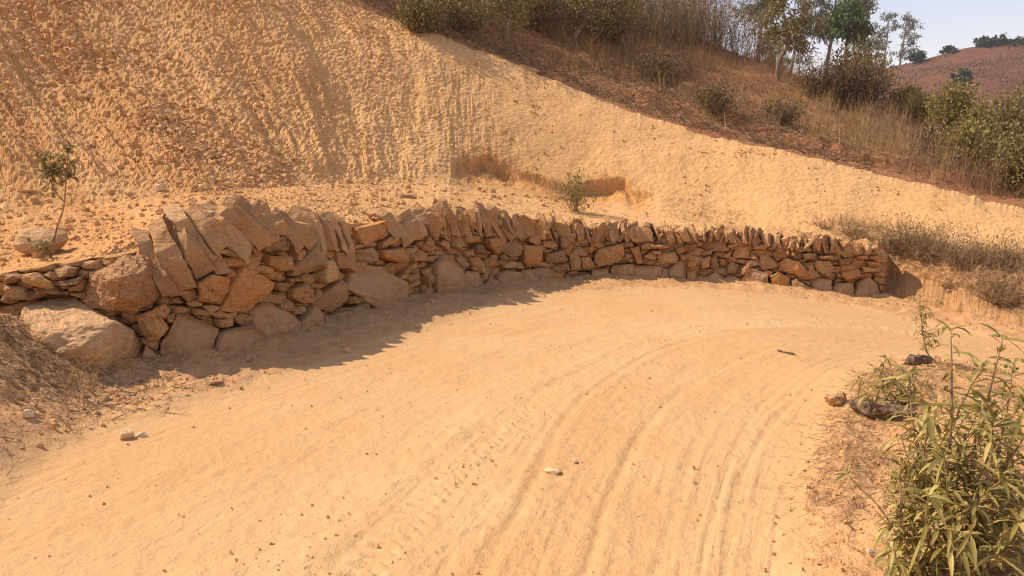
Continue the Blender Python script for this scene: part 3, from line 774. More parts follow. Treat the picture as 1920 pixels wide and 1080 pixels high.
pbase = np.array([P_at(s) for s in gs]); gbase = gz(pbase[:, 0], pbase[:, 1])
free = (GZ > gbase[:, None] - 0.08) & (GZ < zlo(GS) + 0.02)
for p in polys + blocked:
    m_ = (GS > p[:, 0].min()) & (GS < p[:, 0].max()) & (GZ > p[:, 1].min()) & (GZ < p[:, 1].max())
    ins = np.zeros_like(free); ins[m_] = inside(p, GS[m_], GZ[m_]); free &= ~ins
fs, fz = GS[free], GZ[free]
# seeds for the stones that fill the gaps, flat and of mixed size
rs = np.random.default_rng(11)
order = rs.permutation(len(fs))[:9000]; ASP = 1.9
sa = np.zeros((4000, 3)); ns = 0
for i in order:
    r = 0.095 + 0.15 * rs.random() ** 1.5
    d = np.hypot(sa[:ns, 0] - fs[i], (sa[:ns, 1] - fz[i]) * ASP)
    if (d < 0.5 * (sa[:ns, 2] + r) * 1.15).any(): continue
    sa[ns] = (fs[i], fz[i], r); ns += 1
seeds = sa[:ns, :2]; rad_ = sa[:ns, 2]
lab = np.empty(len(fs), int); dist = np.empty(len(fs))
for a in range(0, len(fs), 4000):
    d = np.hypot(fs[a:a + 4000, None] - seeds[:, 0], (fz[a:a + 4000, None] - seeds[:, 1]) * ASP) / rad_
    lab[a:a + 4000] = d.argmin(1); dist[a:a + 4000] = d.min(1)
def hull2(P):
    P = sorted(map(tuple, P))
    def half(P):
        h = []
        for p in P:
            while len(h) > 1 and (h[-1][0] - h[-2][0]) * (p[1] - h[-2][1]) - (h[-1][1] - h[-2][1]) * (p[0] - h[-2][0]) <= 0: h.pop()
            h.append(p)
        return h
    a, b = half(P), half(P[::-1])
    return np.array(a[:-1] + b[:-1])
fillp = []
for k_ in range(len(seeds)):
    m_ = (lab == k_) & (dist < 1.25)
    if m_.sum() < 5: continue
    h = hull2(np.stack([fs[m_], fz[m_]], -1))
    if len(h) < 3: continue
    ar = 0.5 * abs(np.dot(h[:, 0], np.roll(h[:, 1], 1)) - np.dot(h[:, 1], np.roll(h[:, 0], 1)))
    ext = np.ptp(h, axis=0)
    if ar < 0.0010 or ext[1] < 0.022: continue
    kk_ = int(rs.integers(4, 8))
    while len(h) > kk_:                                       # a few straight broken sides, not a rounded hull
        a_, b_ = np.roll(h, 1, 0), np.roll(h, -1, 0)
        tri = np.abs((h[:, 0] - a_[:, 0]) * (b_[:, 1] - a_[:, 1]) - (h[:, 1] - a_[:, 1]) * (b_[:, 0] - a_[:, 0]))
        h = np.delete(h, int(np.argmin(tri)), 0)
    fillp.append((ar, h.mean(0) + (h - h.mean(0)) * 1.10))
fillp.sort(key=lambda a: -a[0])

def resample(poly, n, rng, jit):
    p = np.vstack([poly, poly[:1]])
    d = np.concatenate([[0], np.cumsum(np.linalg.norm(np.diff(p, axis=0), axis=1))])
    t = np.linspace(0, d[-1], n, endpoint=False)
    # keep corners crisp: snap samples to the nearest corner
    for c in d[:-1]:
        i = np.argmin(np.abs(t - c)); t[i] = c
    t = np.sort(t)
    r = np.stack([np.interp(t, d, p[:, 0]), np.interp(t, d, p[:, 1])], -1)
    return r + rng.normal(0, jit, r.shape)

def stone_faces(poly, rng, n0, depth, n, bulge, tilt, joint=0.006, rough=0.02, fac=1.0):
    """a rough rock: back, edge, chamfer and broken front face built on a polygon of the wall face"""
    c = poly.mean(0)
    size = math.sqrt(max(1e-5, 0.5 * abs(np.dot(poly[:, 0], np.roll(poly[:, 1], 1)) - np.dot(poly[:, 1], np.roll(poly[:, 0], 1)))))
    q = resample(poly, n, rng, 0.008 * size)
    r0 = np.linalg.norm(q - c, axis=1, keepdims=True)
    shr = np.clip(1 - joint / np.maximum(r0, 1e-3), 0.6, 1.02)
    rings = [(0.86, depth), (0.99, 0.06 + 0.04 * size), (1.0, 0.014), (0.972, -0.018 - 0.012 * size), (0.84, -0.024 - 0.55 * bulge)]
    rings += [(0.66, -0.032 - 0.8 * bulge), (0.46, -0.033 - 0.95 * bulge), (0.24, -0.034 - bulge)] if n > 20 else [(0.5, -0.033 - 0.9 * bulge)]
    peak = rng.normal(0, 0.12, 2) * np.ptp(poly, axis=0)
    npl = int(rng.integers(2, 5)); pa = rng.uniform(0, 6.283) + np.arange(npl) * 6.283 / npl + rng.normal(0, 0.4, npl)
    pg = rng.uniform(0.12, 0.42, npl) * fac; pb = rng.uniform(0.0, 0.07, npl) * size
    vs = []
    sd = int(rng.integers(1, 9999))
    for k_, (sc, nn) in enumerate(rings):
        p = c + (q - c) * shr * sc + (peak * (1 - sc) if k_ > 2 else 0)
        off = np.full(len(p), nn)
        if k_ > 0:
            rel = (p - c)
            off = off + rel[:, 0] * tilt[0] + rel[:, 1] * tilt[1]
            if k_ > 2: off = off - np.min(pb[None] + 0.015 * size - pg[None] * (rel[:, :1] * np.cos(pa)[None] + rel[:, 1:] * np.sin(pa)[None]), axis=1) * min(1.0, (1.0 - sc) / 0.12)
            f = 2.2 / max(size, 0.08)
            off = off + rough * 0.7 * fbm(p[:, 0] * f, p[:, 1] * f, 0 * off, 3, sd)
            # cleaved planes: terraces in the relief
            st = fbm(p[:, 0] * f * 1.6, p[:, 1] * f * 1.6, 0 * off + 7, 2, sd + 3)
            off = off + rough * 1.0 * np.round(st * 3) / 3
            off = off + 0.25 * rough * fbm(p[:, 0] * f * 5, p[:, 1] * f * 5, 0 * off + 3, 2, sd + 9)
        vs.append(wall_pt(p[:, 0], p[:, 1], n0 + off))
    cc = c + peak; fv = 2.2 / max(size, 0.08)
    ce = wall_pt(cc[:1], cc[1:2], n0 - 0.034 - bulge + peak[0] * tilt[0] + peak[1] * tilt[1] - np.min(pb + 0.015 * size - pg * (peak[0] * np.cos(pa) + peak[1] * np.sin(pa))) + rough * 0.7 * fbm(cc[:1] * fv, cc[1:2] * fv, 0 * cc[:1], 3, sd))
    V_ = np.vstack(vs + [ce[:, :]])
    m_ = len(q)
    Q = []; T = []
    for k_ in range(len(rings) - 1):
        for i in range(m_):
            j = (i + 1) % m_
            Q.append((k_ * m_ + i, k_ * m_ + j, (k_ + 1) * m_ + j, (k_ + 1) * m_ + i))
    k_ = len(rings) - 1
    for i in range(m_):
        T.append((k_ * m_ + i, k_ * m_ + (i + 1) % m_, len(V_) - 1))
    return V_, Q, T, size

def fix_normals(me):
    bm = bmesh.new(); bm.from_mesh(me); bmesh.ops.recalc_face_normals(bm, faces=bm.faces); bm.to_mesh(me); bm.free()

def rel_build(mb_, name, mat, parent, smooth=False):
    o = mb_.build(name, mat, parent, smooth)
    fix_normals(o.data)
    return o
rs = np.random.default_rng(23)
for k_, p in enumerate(polys):
    sz_ = math.sqrt(np.ptp(p[:, 0]) * np.ptp(p[:, 1]))
    n = 34 if sz_ > 0.3 else (22 if sz_ > 0.15 else 14)
    lowz = p[:, 1].min() - np.interp(p[:, 0].mean(), gs, gbase)
    base_row = lowz < 0.12
    if base_row: p = p.copy(); p[p[:, 1] < p[:, 1].min() + 0.06, 1] -= 0.10
    big = sz_ > 0.28
    V_, Q, T, _ = stone_faces(p, rs, rs.uniform(-0.05, 0.02) - (0.03 if big else 0), 0.26, n, rs.uniform(0.0, 0.025) * (0.4 if base_row else 1), (rs.normal(0, 0.13), rs.normal(0.02, 0.13)), 0.007,
                              0.010 + (0.030 + 0.08 * sz_) * rs.random() ** 1.5 * (0.45 if base_row else 1))
    mb = MB(); mb.add(V_, Q, T)
    mt = M['dusty'] if (base_row and rs.random() < 0.75) else M['stone']
    rel_build(mb, 'wall_stone', mt, wall)
N_IND = 298 - NTR
rest = MB()
for k_, (ar, p) in enumerate(fillp):
    n = 12 if k_ < N_IND else 9
    V_, Q, T, _ = stone_faces(p, rs, rs.uniform(0.01, 0.11), 0.2, n, rs.uniform(0, 0.02), (rs.normal(0, 0.22), rs.normal(0, 0.22)), 0.005, 0.008 + 0.008 * rs.random())
    if k_ < N_IND:
        mb = MB(); mb.add(V_, Q, T); rel_build(mb, 'wall_stone', M['stone'], wall)
    else:
        rest.add(V_, Q, T, rs.random())
M['pin'] = stone_mat('pinning_rock', [(0.0, (0.36, 0.19, 0.085)), (0.5, (0.48, 0.245, 0.10)), (1.0, (0.56, 0.32, 0.14))], 0.012, 1.5, False)
ro_ = rel_build(rest, 'pinning_stones', M['pin'], wall); ro_['kind'] = 'stuff'

def rock_bm(points, cuts, amp, freq, seed, smooth=0.03):
    bm = bmesh.new()
    for p in points: bm.verts.new(p)
    r = bmesh.ops.convex_hull(bm, input=bm.verts)
    bad = [g_ for g_ in r['geom_interior'] if isinstance(g_, bmesh.types.BMVert)]
    bmesh.ops.delete(bm, geom=bad, context='VERTS')
    bmesh.ops.triangulate(bm, faces=bm.faces)
    for c in range(cuts):
        bmesh.ops.subdivide_edges(bm, edges=bm.edges, cuts=1, use_grid_fill=True, smooth=smooth)
    bm.normal_update()
    P = np.array([v.co[:] for v in bm.verts]); N_ = np.array([v.normal[:] for v in bm.verts])
    d = amp * (fbm(P[:, 0] * freq, P[:, 1] * freq, P[:, 2] * freq, 4, seed) + 0.6 * np.round(2.5 * fbm(P[:, 0] * freq * 1.7, P[:, 1] * freq * 1.7, P[:, 2] * freq * 1.7, 2, seed + 5)) / 2.5)
    P = P + N_ * d[:, None]
    for v, c in zip(bm.verts, P): v.co = c
    bmesh.ops.recalc_face_normals(bm, faces=bm.faces)
    return bm
def bm_obj(name, bm, mat, parent=None, smooth=False):
    me = bpy.data.meshes.new(name); bm.to_mesh(me); bm.free()
    me.polygons.foreach_set('use_smooth', np.full(len(me.polygons), smooth))
    me.materials.append(mat)
    at_ = me.attributes.new('var', 'FLOAT', 'POINT')
    return link(name, me, parent)

# the two big boulders at the near end
Apts = [at(40, 600, 5.75), at(52, 560, 6.25), at(130, 556, 6.35), at(165, 574, 6.15), at(212, 604, 5.8), at(248, 622, 6.1), at(271, 648, 6.3), at(266, 684, 6.3), at(245, 705, 6.15), at(200, 735, 5.72), at(205, 660, 5.66),
        at(160, 745, 5.6), at(100, 720, 5.5), at(60, 680, 5.45), at(90, 620, 5.55), at(150, 650, 5.5), at(22, 640, 5.55), at(60, 560, 7.0), at(240, 600, 7.0), at(250, 700, 6.9), at(60, 720, 6.9)]
o = bm_obj('wall_stone', rock_bm([tuple(p) for p in Apts], 4, 0.034, 6.0, 5), M['pale'], wall); o['label'] = 'large pale dusty boulder at the foot of the near wall end'
Bpts = [at(147, 548, 6.3), at(152, 533, 6.25), at(178, 512, 6.2), at(226, 484, 6.2), at(262, 470, 6.3), at(288, 484, 6.45), at(299, 515, 6.45), at(302, 552, 6.4), at(287, 573, 6.3), at(250, 587, 6.15), at(212, 586, 6.05),
        at(175, 578, 6.12), at(156, 566, 6.2), at(222, 522, 5.92), at(215, 560, 5.93), at(262, 555, 6.0), at(275, 505, 6.12), at(130, 492, 7.0), at(255, 464, 7.0), at(150, 570, 6.9), at(280, 560, 6.9)]
o = bm_obj('wall_stone', rock_bm([tuple(p) for p in Bpts], 4, 0.050, 6.0, 9), M['rust'], wall); o['label'] = 'big rounded rust-stained boulder near the wall end'

# coping: slabs set on edge
def slab(rng, P0, L, B, T, name='coping_stone', mat=None, cuts=2):
    """P0 foot; L length vector, B into-the-wall vector, T thickness vector"""
    P0, L, B, T = map(np.asarray, (P0, L, B, T))
    o2 = np.array([(-0.05, 0.0), (0.3, -0.06), (0.62, -0.03), (0.86, 0.06), (1.0, 0.26), (0.97, 0.52), (0.84, 0.80), (0.5, 1.0), (-0.05, 1.0)])
    pts_ = []
    for sgn in (-0.5, 0.5):
        j = o2 + rng.normal(0, 0.06, o2.shape)
        sc = rng.uniform(0.86, 1.04)
        for l, b in j:
            pts_.append(P0 + L * (l * sc) + B * b + T * (sgn * rng.uniform(0.6, 1.15)))
    n = len(o2)
    bm = bmesh.new()
    vs = [bm.verts.new(p) for p in pts_]
    bm.faces.new(vs[:n]); bm.faces.new(vs[n:][::-1])
    for i in range(n):
        j = (i + 1) % n
        bm.faces.new((vs[i], vs[j], vs[n + j], vs[n + i]))
    bmesh.ops.triangulate(bm, faces=bm.faces)
    for c in range(cuts): bmesh.ops.subdivide_edges(bm, edges=bm.edges, cuts=1, use_grid_fill=True)
    th = np.linalg.norm(T)
    P = np.array([v.co[:] for v in bm.verts]); sd = int(rng.integers(1, 9999))
    f = 7.0; am = min(0.024, 0.22 * th + 0.003)
    D = np.stack([fbm(P[:, 0] * f, P[:, 1] * f, P[:, 2] * f, 3, sd + k2 * 7) for k2 in range(3)], -1) * am
    Tu = T / max(th, 1e-6); lay = P @ Tu
    D = D + Tu[None] * (0.3 * am * np.round(3 * fbm(P[:, 0] * 5, P[:, 1] * 5, P[:, 2] * 5, 2, sd + 31)) / 1.5)[:, None]
    for v, c in zip(bm.verts, P + D): v.co = c
    bmesh.ops.recalc_face_normals(bm, faces=bm.faces)
    return bm_obj(name, bm, mat or M['cope'], wall)
rs = np.random.default_rng(31)
def slab_px(foot, top, thick_px, back=0.42, n=-0.06, cuts=3, yaw=0.0, up=0.10, mat=None, lean=0.06):
    s, z = sz_of_px(*foot); s2, z2 = sz_of_px(*top)
    P0 = wall_pt(s, z, n)
    P1 = wall_pt(s2, z2, n + lean)
    L = P1 - P0
    Nv = np.array([*N_at(s), 0.0]); Tv = np.array([*T_at(s), 0.0])
    B = (Nv * math.cos(yaw) + Tv * math.sin(yaw)) * back; B[2] += up * back
    Y = P0[1]
    Tn = np.cross(L, B); Tn /= np.linalg.norm(Tn)
    return slab(rs, P0, L, B, Tn * (1.08 * thick_px * Y / F), cuts=cuts, mat=mat)
c2 = lambda a, b: (220 + a / 4.0, 350 + b / 4.0)
c4 = lambda a, b: (640 + a / 4.0, 360 + b / 4.0)
for foot, top, th, bk_, yw in (
    (c2(395, 815), c2(130, 380), 27, 0.55, 0.15), (c2(520, 740), c2(250, 250), 40, 0.6, 0.2), (c2(650, 640), c2(390, 230), 34, 0.6, 0.25),
    (c2(700, 560), c2(470, 190), 27, 0.65, 0.2), (c2(805, 650), c2(600, 280), 24, 0.55, 0.15), (c2(830, 470), c2(640, 190), 40, 0.55, 0.25), (c2(930, 500), c2(760, 200), 22, 0.5, 0.2),
    (c2(960, 470), c2(850, 230), 42, 0.5, 0.2), (c2(1060, 470), c2(900, 130), 30, 0.6, 0.25), (c2(1120, 430), c2(1000, 150), 40, 0.6, 0.2), (c2(1190, 400), c2(1090, 60), 22, 0.6, 0.12),
    (c2(1265, 345), c2(1200, 130), 30, 0.4, 0.2), (c2(1400, 440), c2(1300, 225), 38, 0.4, 0.15), (c2(1490, 440), c2(1400, 280), 30, 0.4, 0.1), (c2(1560, 530), c2(1600, 170), 30, 0.4, -0.15),
    (c2(1650, 470), c2(1660, 215), 30, 0.35, -0.35), (c2(1715, 485), c2(1700, 180), 16, 0.35, 0.1), (c2(1780, 485), c2(1760, 190), 22, 0.35, 0.0),
    (c4(430, 320), c4(385, 135), 27, 0.35, 0.2), (c4(545, 350), c4(510, 150), 44, 0.4, 0.25), (c4(605, 330), c4(570, 160), 24, 0.4, 0.2), (c4(480, 330), c4(450, 200), 20, 0.35, 0.1),
    (c4(660, 240), c4(640, 120), 26, 0.35, 0.1)):
    slab_px(foot, top, th, bk_, yaw=yw, lean=0.16 if foot[0] < 560 else 0.10)
s = sz_of_px(805, 430)[0]
send = sz_of_px(1652, 470)[0]
while s < send:
    w = rs.choice([0.022, 0.032, 0.048, 0.07, 0.12], p=[0.22, 0.28, 0.26, 0.16, 0.08])
    lo = zlo(s); hi = zhi(s); h = (hi - lo) * (rs.uniform(0.72, 1.08) if rs.random() < 0.9 else rs.uniform(1.05, 1.3)) + 0.03
    px_here = 960 + F * P_at(s)[0] / P_at(s)[1]
    if abs(px_here - 925) < 9: h *= 1.22
    Tv = np.array([*T_at(s), 0.0]); Nv = np.array([*N_at(s), 0.0])
    lean = rs.normal(-0.08, 0.32); fwd = rs.normal(0.12, 0.2)
    L = (np.array([0, 0, 1.0]) + Tv * lean + Nv * fwd) * h
    yaw = rs.normal(0.1, 0.5)
    B = (Nv * math.cos(yaw) + Tv * math.sin(yaw)) * rs.uniform(0.26, 0.38) + np.array([0, 0, rs.normal(0.02, 0.04)])
    Tn = np.cross(L, B); Tn /= np.linalg.norm(Tn)
    P0 = wall_pt(s, lo - 0.02, rs.uniform(-0.07, 0.0))
    slab(rs, P0, L, B, Tn * w, cuts=2)
    s += w * 0.95 + (0.008 if rs.random() < 0.85 else rs.uniform(0.03, 0.07))

# ------------------------------------------------------------------ loose stones, chips and litter
def tri_basis(N_):
    a = np.where(np.abs(N_[:, 2:3]) < 0.9, [[0, 0, 1.0]], [[1.0, 0, 0]])
    t = np.cross(a, N_); t /= np.linalg.norm(t, axis=1, keepdims=True)
    return t, np.cross(N_, t)
def chips(mb_, P, N_, size, rng, flat=0.35, tilt=0.35):
    n = len(P)
    N_ = N_ + rng.normal(0, tilt, N_.shape); N_ /= np.linalg.norm(N_, axis=1, keepdims=True)
    t, b = tri_basis(N_)
    a = rng.uniform(0, 2 * math.pi, n)[:, None]
    e1 = t * np.cos(a) + b * np.sin(a); e2 = -t * np.sin(a) + b * np.cos(a)
    asp = rng.uniform(0.45, 0.95, n)[:, None]
    sz_ = size[:, None]; h = sz_ * flat * rng.uniform(0.5, 1.5, n)[:, None]
    vs = []
    for lev, k2 in ((-0.5, 1.0), (1.0, 0.78)):
        for cx, cy in ((-1, -1), (1, -1), (1, 1), (-1, 1)):
            jx = rng.uniform(0.35, 1.0, n)[:, None]; jy = rng.uniform(0.35, 1.0, n)[:, None]
            vs.append(P + e1 * (cx * jx * sz_ * k2 * 0.5) + e2 * (cy * jy * sz_ * asp * k2 * 0.5) + N_ * h * lev * rng.uniform(0.6, 1.2, n)[:, None])
    Vv = np.stack(vs, 1).reshape(-1, 3)
    base = (np.arange(n) * 8)[:, None, None]
    fq = np.array([[4, 5, 6, 7], [0, 1, 5, 4], [1, 2, 6, 5], [2, 3, 7, 6], [3, 0, 4, 7]])[None]
    mb_.add(Vv, (base + fq).reshape(-1, 4), None, np.repeat(rng.random(n), 8))
def sample_grid(Vg, Ng, dens, n, rng):
    a = np.linalg.norm(np.cross(Vg[1:, :-1] - Vg[:-1, :-1], Vg[:-1, 1:] - Vg[:-1, :-1]), axis=-1)
    w = (a * dens[:-1, :-1]).ravel(); w = w / w.sum()
    i = rng.choice(len(w), n, p=w)
    r, c = np.divmod(i, Vg.shape[1] - 1)
    u, v = rng.random(n)[:, None], rng.random(n)[:, None]
    P = Vg[r, c] * (1 - u) * (1 - v) + Vg[r + 1, c] * u * (1 - v) + Vg[r, c + 1] * (1 - u) * v + Vg[r + 1, c + 1] * u * v
    return P, Ng[r, c], r, c

rs = np.random.default_rng(40)
mb = MB()
sw = rs.uniform(sz_of_px(640, 440)[0], send, 520); pxw = 960 + F * np.interp(sw, sS, PX) / np.interp(sw, sS, PY)
nw = rs.uniform(-0.02, 0.42, len(sw))
top_ = np.where(pxw < 600, np.interp(pxw, [300, 360, 450, 600], [1.12, 1.17, 1.22, 1.12]) - 0.06, zlo(sw) + 0.4 * (zhi(sw) - zlo(sw)))
Pw = wall_pt(sw, top_ + rs.uniform(-0.10, 0.05, len(sw)) + 0.08 * nw, nw)
chips(mb, Pw, np.tile([[0, -0.3, 1.0]], (len(sw), 1)), 0.035 + 0.10 * rs.random(len(sw)) ** 2, rs, 0.4, 0.5)
wo = mb.build('wedging_stones', M['chip'], wall); wo['kind'] = 'stuff'
rs = np.random.default_rng(41)
inframe = ss((EPX + 220) / 100) * ss((2050 - EPX) / 60) * (rowi > 3)
patch = fbm(EV[..., 0] * 0.9, EV[..., 1] * 0.9, EV[..., 2] * 0.9, 3, 51)
leftm = ss((1150 - EPX) / 700)
streak = fbm(q * 3.2, ETV * 1.1, 0 * EPX, 4, 52, 0.6)
clus = ss(fbm(EV[..., 0] * 2.4, EV[..., 1] * 2.4, EV[..., 2] * 2.4, 3, 59) * 3.0 - 0.35)
dens = inframe * (0.08 + 0.55 * clus * (1 - leftm) + 1.0 * leftm) * (0.10 + 1.3 * ss((0.6 * patch + 1.2 * streak) * 1.6 + 0.2)) * (0.3 + 0.9 * rough_p) * np.where(ETV < 0, 0.45, 1.0)
mb = MB()
P, N_, r_, c_ = sample_grid(EV, EN, dens, 38000, rs)
near = np.clip(P[:, 1] / 11.0, 0.6, 1.3)
chips(mb, P, N_, (0.010 + 0.050 * rs.random(len(P)) ** 4.0) * (0.8 + 0.4 * near), rs, 0.35, 0.4)
d2 = inframe * np.exp(-((ETV - (0.62 - EPX / 820.0)) / 0.13) ** 2) * (EPX < 560) * (ETV > 0) * ss(patch * 2 + 0.7)
P, N_, r_, c_ = sample_grid(EV, EN, d2, 3800, rs)
chips(mb, P + N_ * 0.005, N_, 0.05 + 0.085 * rs.random(len(P)) ** 1.7, rs, 0.35, 0.3)
d3 = inframe * np.where((ETV < 0.02) & (ETV >= -1), 1.0, 0.0) * ss((1300 - EPX) / 500) * (rowi < n_ter + 6)
P, N_, r_, c_ = sample_grid(EV, EN, d3, 900, rs)
chips(mb, P + N_ * 0.005, N_, 0.025 + 0.11 * rs.random(len(P)) ** 3.5, rs, 0.3, 0.25)
tag(mb.build('scree_chips', M['chip']), 'slate chips strewn over the embankment and the terrace behind the wall', 'scree', kind='stuff')

# pebbles and crumbs on the road edges
Vg = gV; Ng = grid_normals(Vg)
ax = 960 + F * gx / np.maximum(gy, 0.1)
fr_ = ((ax > -150) & (ax < 2070) & (gwd > -0.05) & (R > 2.0)).astype(float)
lod = 1.0 / (0.4 + R / 4.0)
vd = fr_ * lod * ((1 - gm) * 1.0 + 0.06 * ss(fbm(gx * 1.1, gy * 1.1, 0 * gx, 3, 58) * 3) + 0.8 * np.exp(-np.maximum(gwd, 0) / 0.35))
mb = MB()
P, N_, r_, c_ = sample_grid(Vg, Ng, vd, 9000, rs)
chips(mb, P, N_, (0.005 + 0.022 * rs.random(len(P)) ** 3.0), rs, 0.6, 0.3)
P, N_, r_, c_ = sample_grid(Vg, Ng, fr_ * gm * lod * (0.08 + np.exp(-((gu - 2.3) / 0.5) ** 2) * ss(fbm(gx * 1.5, gy * 1.5, 0 * gx, 3, 60) * 2.5 + 0.2)), 1500, rs)
chips(mb, P, N_, 0.004 + 0.012 * rs.random(len(P)) ** 2.5, rs, 0.7, 0.3)
P, N_, r_, c_ = sample_grid(Vg, Ng, fr_ * (1 - gm) * lod, 260, rs)
chips(mb, P, N_, (0.025 + 0.05 * rs.random(len(P)) ** 2.5), rs, 0.5, 0.3)
tag(mb.build('road_pebbles', M['chip']), 'pebbles and soil crumbs along the road and at the wall foot', 'gravel', kind='stuff')

def cones(mb_, P, Q, r, var):
    """three-sided tapered twigs from P to Q"""
    D = Q - P; D = D / (np.linalg.norm(D, axis=1, keepdims=True) + 1e-9)
    t, b = tri_basis(D)
    n = len(P); r = np.broadcast_to(r, (n,))[:, None]
    vs = [P + (t * math.cos(a) + b * math.sin(a)) * r for a in (0, 2.094, 4.189)] + [Q]
    Vv = np.stack(vs, 1).reshape(-1, 3)
    base = (np.arange(n) * 4)[:, None, None]
    mb_.add(Vv, None, (base + np.array([[0, 1, 3], [1, 2, 3], [2, 0, 3]])[None]).reshape(-1, 3), np.repeat(np.broadcast_to(var, (n,)), 4))
def litter(mb_, P, N_, L, r, rng, lift=0.25, var=None):
    n = len(P)
    t, b = tri_basis(N_); a = rng.uniform(0, 2 * math.pi, n)[:, None]
    D = t * np.cos(a) + b * np.sin(a) + N_ * rng.normal(0.05, lift, n)[:, None]
    L = np.broadcast_to(L, (n,))[:, None]
    m_ = P + D * L * 0.5 + rng.normal(0, 0.12, (n, 3)) * L * 0.5
    v = rng.random(n) if var is None else var
    cones(mb_, P - N_ * 0.002, P + D * L + rng.normal(0, 0.1, (n, 3)) * L, r, v)
mb = MB()
ld = fr_ * (1 - gm) * ((gx < -2.3) * np.exp(-((gx + 3.5) / 0.75) ** 2 - ((gy - 5.2) / 0.55) ** 2) * 2.5 + (gx < -2.2) * 0.12)
P, N_, r_, c_ = sample_grid(Vg, Ng, ld, 2300, rs)
litter(mb, P + N_ * 0.012 * rs.random(len(P))[:, None], N_, rs.uniform(0.04, 0.22, len(P)), rs.uniform(0.0015, 0.004, len(P)), rs, 0.16)
tag(mb.build('dry_roots_litter', M['thicket']), 'tangle of dry roots and stalks on the verge beside the pale boulder', 'litter', kind='stuff')
mb = MB()
ld = fr_ * (1 - gm) * (gx > 0.8) * (gy < 6.3) * ss(fbm(gx * 1.6, gy * 1.6, 0 * gx, 3, 55) * 2 + 0.5) * lod
P, N_, r_, c_ = sample_grid(Vg, Ng, ld, 11000, rs)
litter(mb, P + N_ * 0.006 * rs.random(len(P))[:, None], N_, rs.uniform(0.03, 0.16, len(P)), rs.uniform(0.0007, 0.0018, len(P)), rs, 0.18)
ld = fr_ * gm * lod * (0.25 + (gu > 2.6))
P, N_, r_, c_ = sample_grid(Vg, Ng, ld, 420, rs)
litter(mb, P, N_, rs.uniform(0.015, 0.07, len(P)), rs.uniform(0.0008, 0.002, len(P)), rs, 0.1, rs.random(len(P)) * 0.4)
tag(mb.build('dry_needle_litter', M['dry']), 'thin dry grass and needle litter on the inner road verge', 'litter', kind='stuff')

# individual loose stones and wood
def loose(name, label, P, dims, rotz, mat, seed, tilt=(0, 0), cuts=2, cat='stone', npts=16, amp=0.12, group=None, smooth=0.03):
    r = np.random.default_rng(seed)
    p = r.normal(0, 1, (npts, 3)); p /= np.linalg.norm(p, axis=1, keepdims=True)
    p = np.sign(p) * np.abs(p) ** 0.75
    p *= np.array(dims) * 0.5
    bm = rock_bm([tuple(v) for v in p], cuts, amp * min(dims) * 0.5, 3.0 / max(dims), seed, smooth)
    o_ = bm_obj(name, bm, mat)
    o_.location = (P[0], P[1], P[2] + dims[2] * 0.28)
    o_.rotation_euler = (tilt[0], tilt[1], rotz)
    return tag(o_, label, cat, group)
def gp(px, py):
    p = on_ground(px, py)
    z_ = road_z(np.array([p[0]]), np.array([p[1]]))[0][0]
    return np.array([p[0], p[1], z_])
loose('loose_stone', 'large smooth pale oval stone lying on the terrace beside the young sapling', slope_at_row(76, 474) + np.array([0, 0, 0.05]), (0.46, 0.36, 0.20), 0.1, M['pale'], 101, (0.5, 0.1), 3, amp=0.08, npts=40, smooth=0.1)
loose('loose_stone', 'long flat reddish slate slab lying on the terrace behind the coping', slope_at_row(762, 371), (0.36, 0.14, 0.08), 0.05, M['rust'], 102, (0, 0), 1)
loose('loose_stone', 'small reddish stone on the terrace right of the round bush', slope_at_row(1165, 417), (0.22, 0.14, 0.12), 0.2, M['rust'], 103)
loose('loose_stone', 'pale angular stone lit by the sun on the verge below the boulder', gp(236, 822), (0.095, 0.08, 0.07), 0.5, M['bright'], 104)
loose('loose_stone', 'flat tan stone beside the pale angular stone on the road edge', gp(268, 818), (0.10, 0.06, 0.035), 0.2, M['bright'], 105)
loose('loose_stone', 'round tan pebble among dry litter at the left picture edge', gp(54, 797), (0.075, 0.065, 0.055), 0.9, M['bright'], 106)
loose('loose_stone', 'splintered flat slate at the tip of the wall shadow', gp(395, 733), (0.19, 0.07, 0.035), 0.5, M['cope'], 107)
loose('loose_stone', 'flat pale stone pressed into the middle of the road', gp(1035, 889), (0.095, 0.05, 0.03), -0.5, M['bright'], 108)
loose('loose_stone', 'small pale stone just above the flat stone in the road', gp(1075, 868), (0.06, 0.035, 0.025), -0.6, M['bright'], 109)
loose('loose_stone', 'tan block of rock on the hillside amid dead brushwood', slope_at_row(992, 140) - np.array([0, 0, 0.12]), (0.58, 0.42, 0.30), 0.3, M['cope'], 118, (0.1, 0.2))
loose('loose_stone', 'flat buff slab on the terrace behind the leaning coping slabs', slope_at_row(338, 390), (0.20, 0.13, 0.05), 0.1, M['bright'], 111)
loose('loose_stone', 'blocky buff stone at the foot of the scree above the leaning slabs', slope_at_row(306, 358), (0.19, 0.14, 0.12), 0.4, M['bright'], 112)
loose('loose_stone', 'dark angular stone below the sapling leaves on the terrace', slope_at_row(134, 416), (0.11, 0.08, 0.08), 0.2, M['stone'], 113)
loose('loose_stone', 'long thin slate lying across the terrace near the sapling', slope_at_row(60, 362), (0.24, 0.07, 0.05), 0.25, M['cope'], 114)
loose('loose_stone', 'white flat stone on the slope high above the leaning slabs', slope_at_row(165, 89), (0.16, 0.12, 0.08), 0.7, M['bright'], 115)
loose('loose_stone', 'pale stone half buried in the grass near the bottom edge', gp(1635, 1066), (0.07, 0.05, 0.04), 0.3, M['bright'], 116)
loose('knobbly_rock', 'knobbly brown rock beside the charred log on the inner verge', gp(1566, 763), (0.155, 0.11, 0.115), 0.3, M['cope'], 117, cuts=3, amp=0.35, cat='rock')

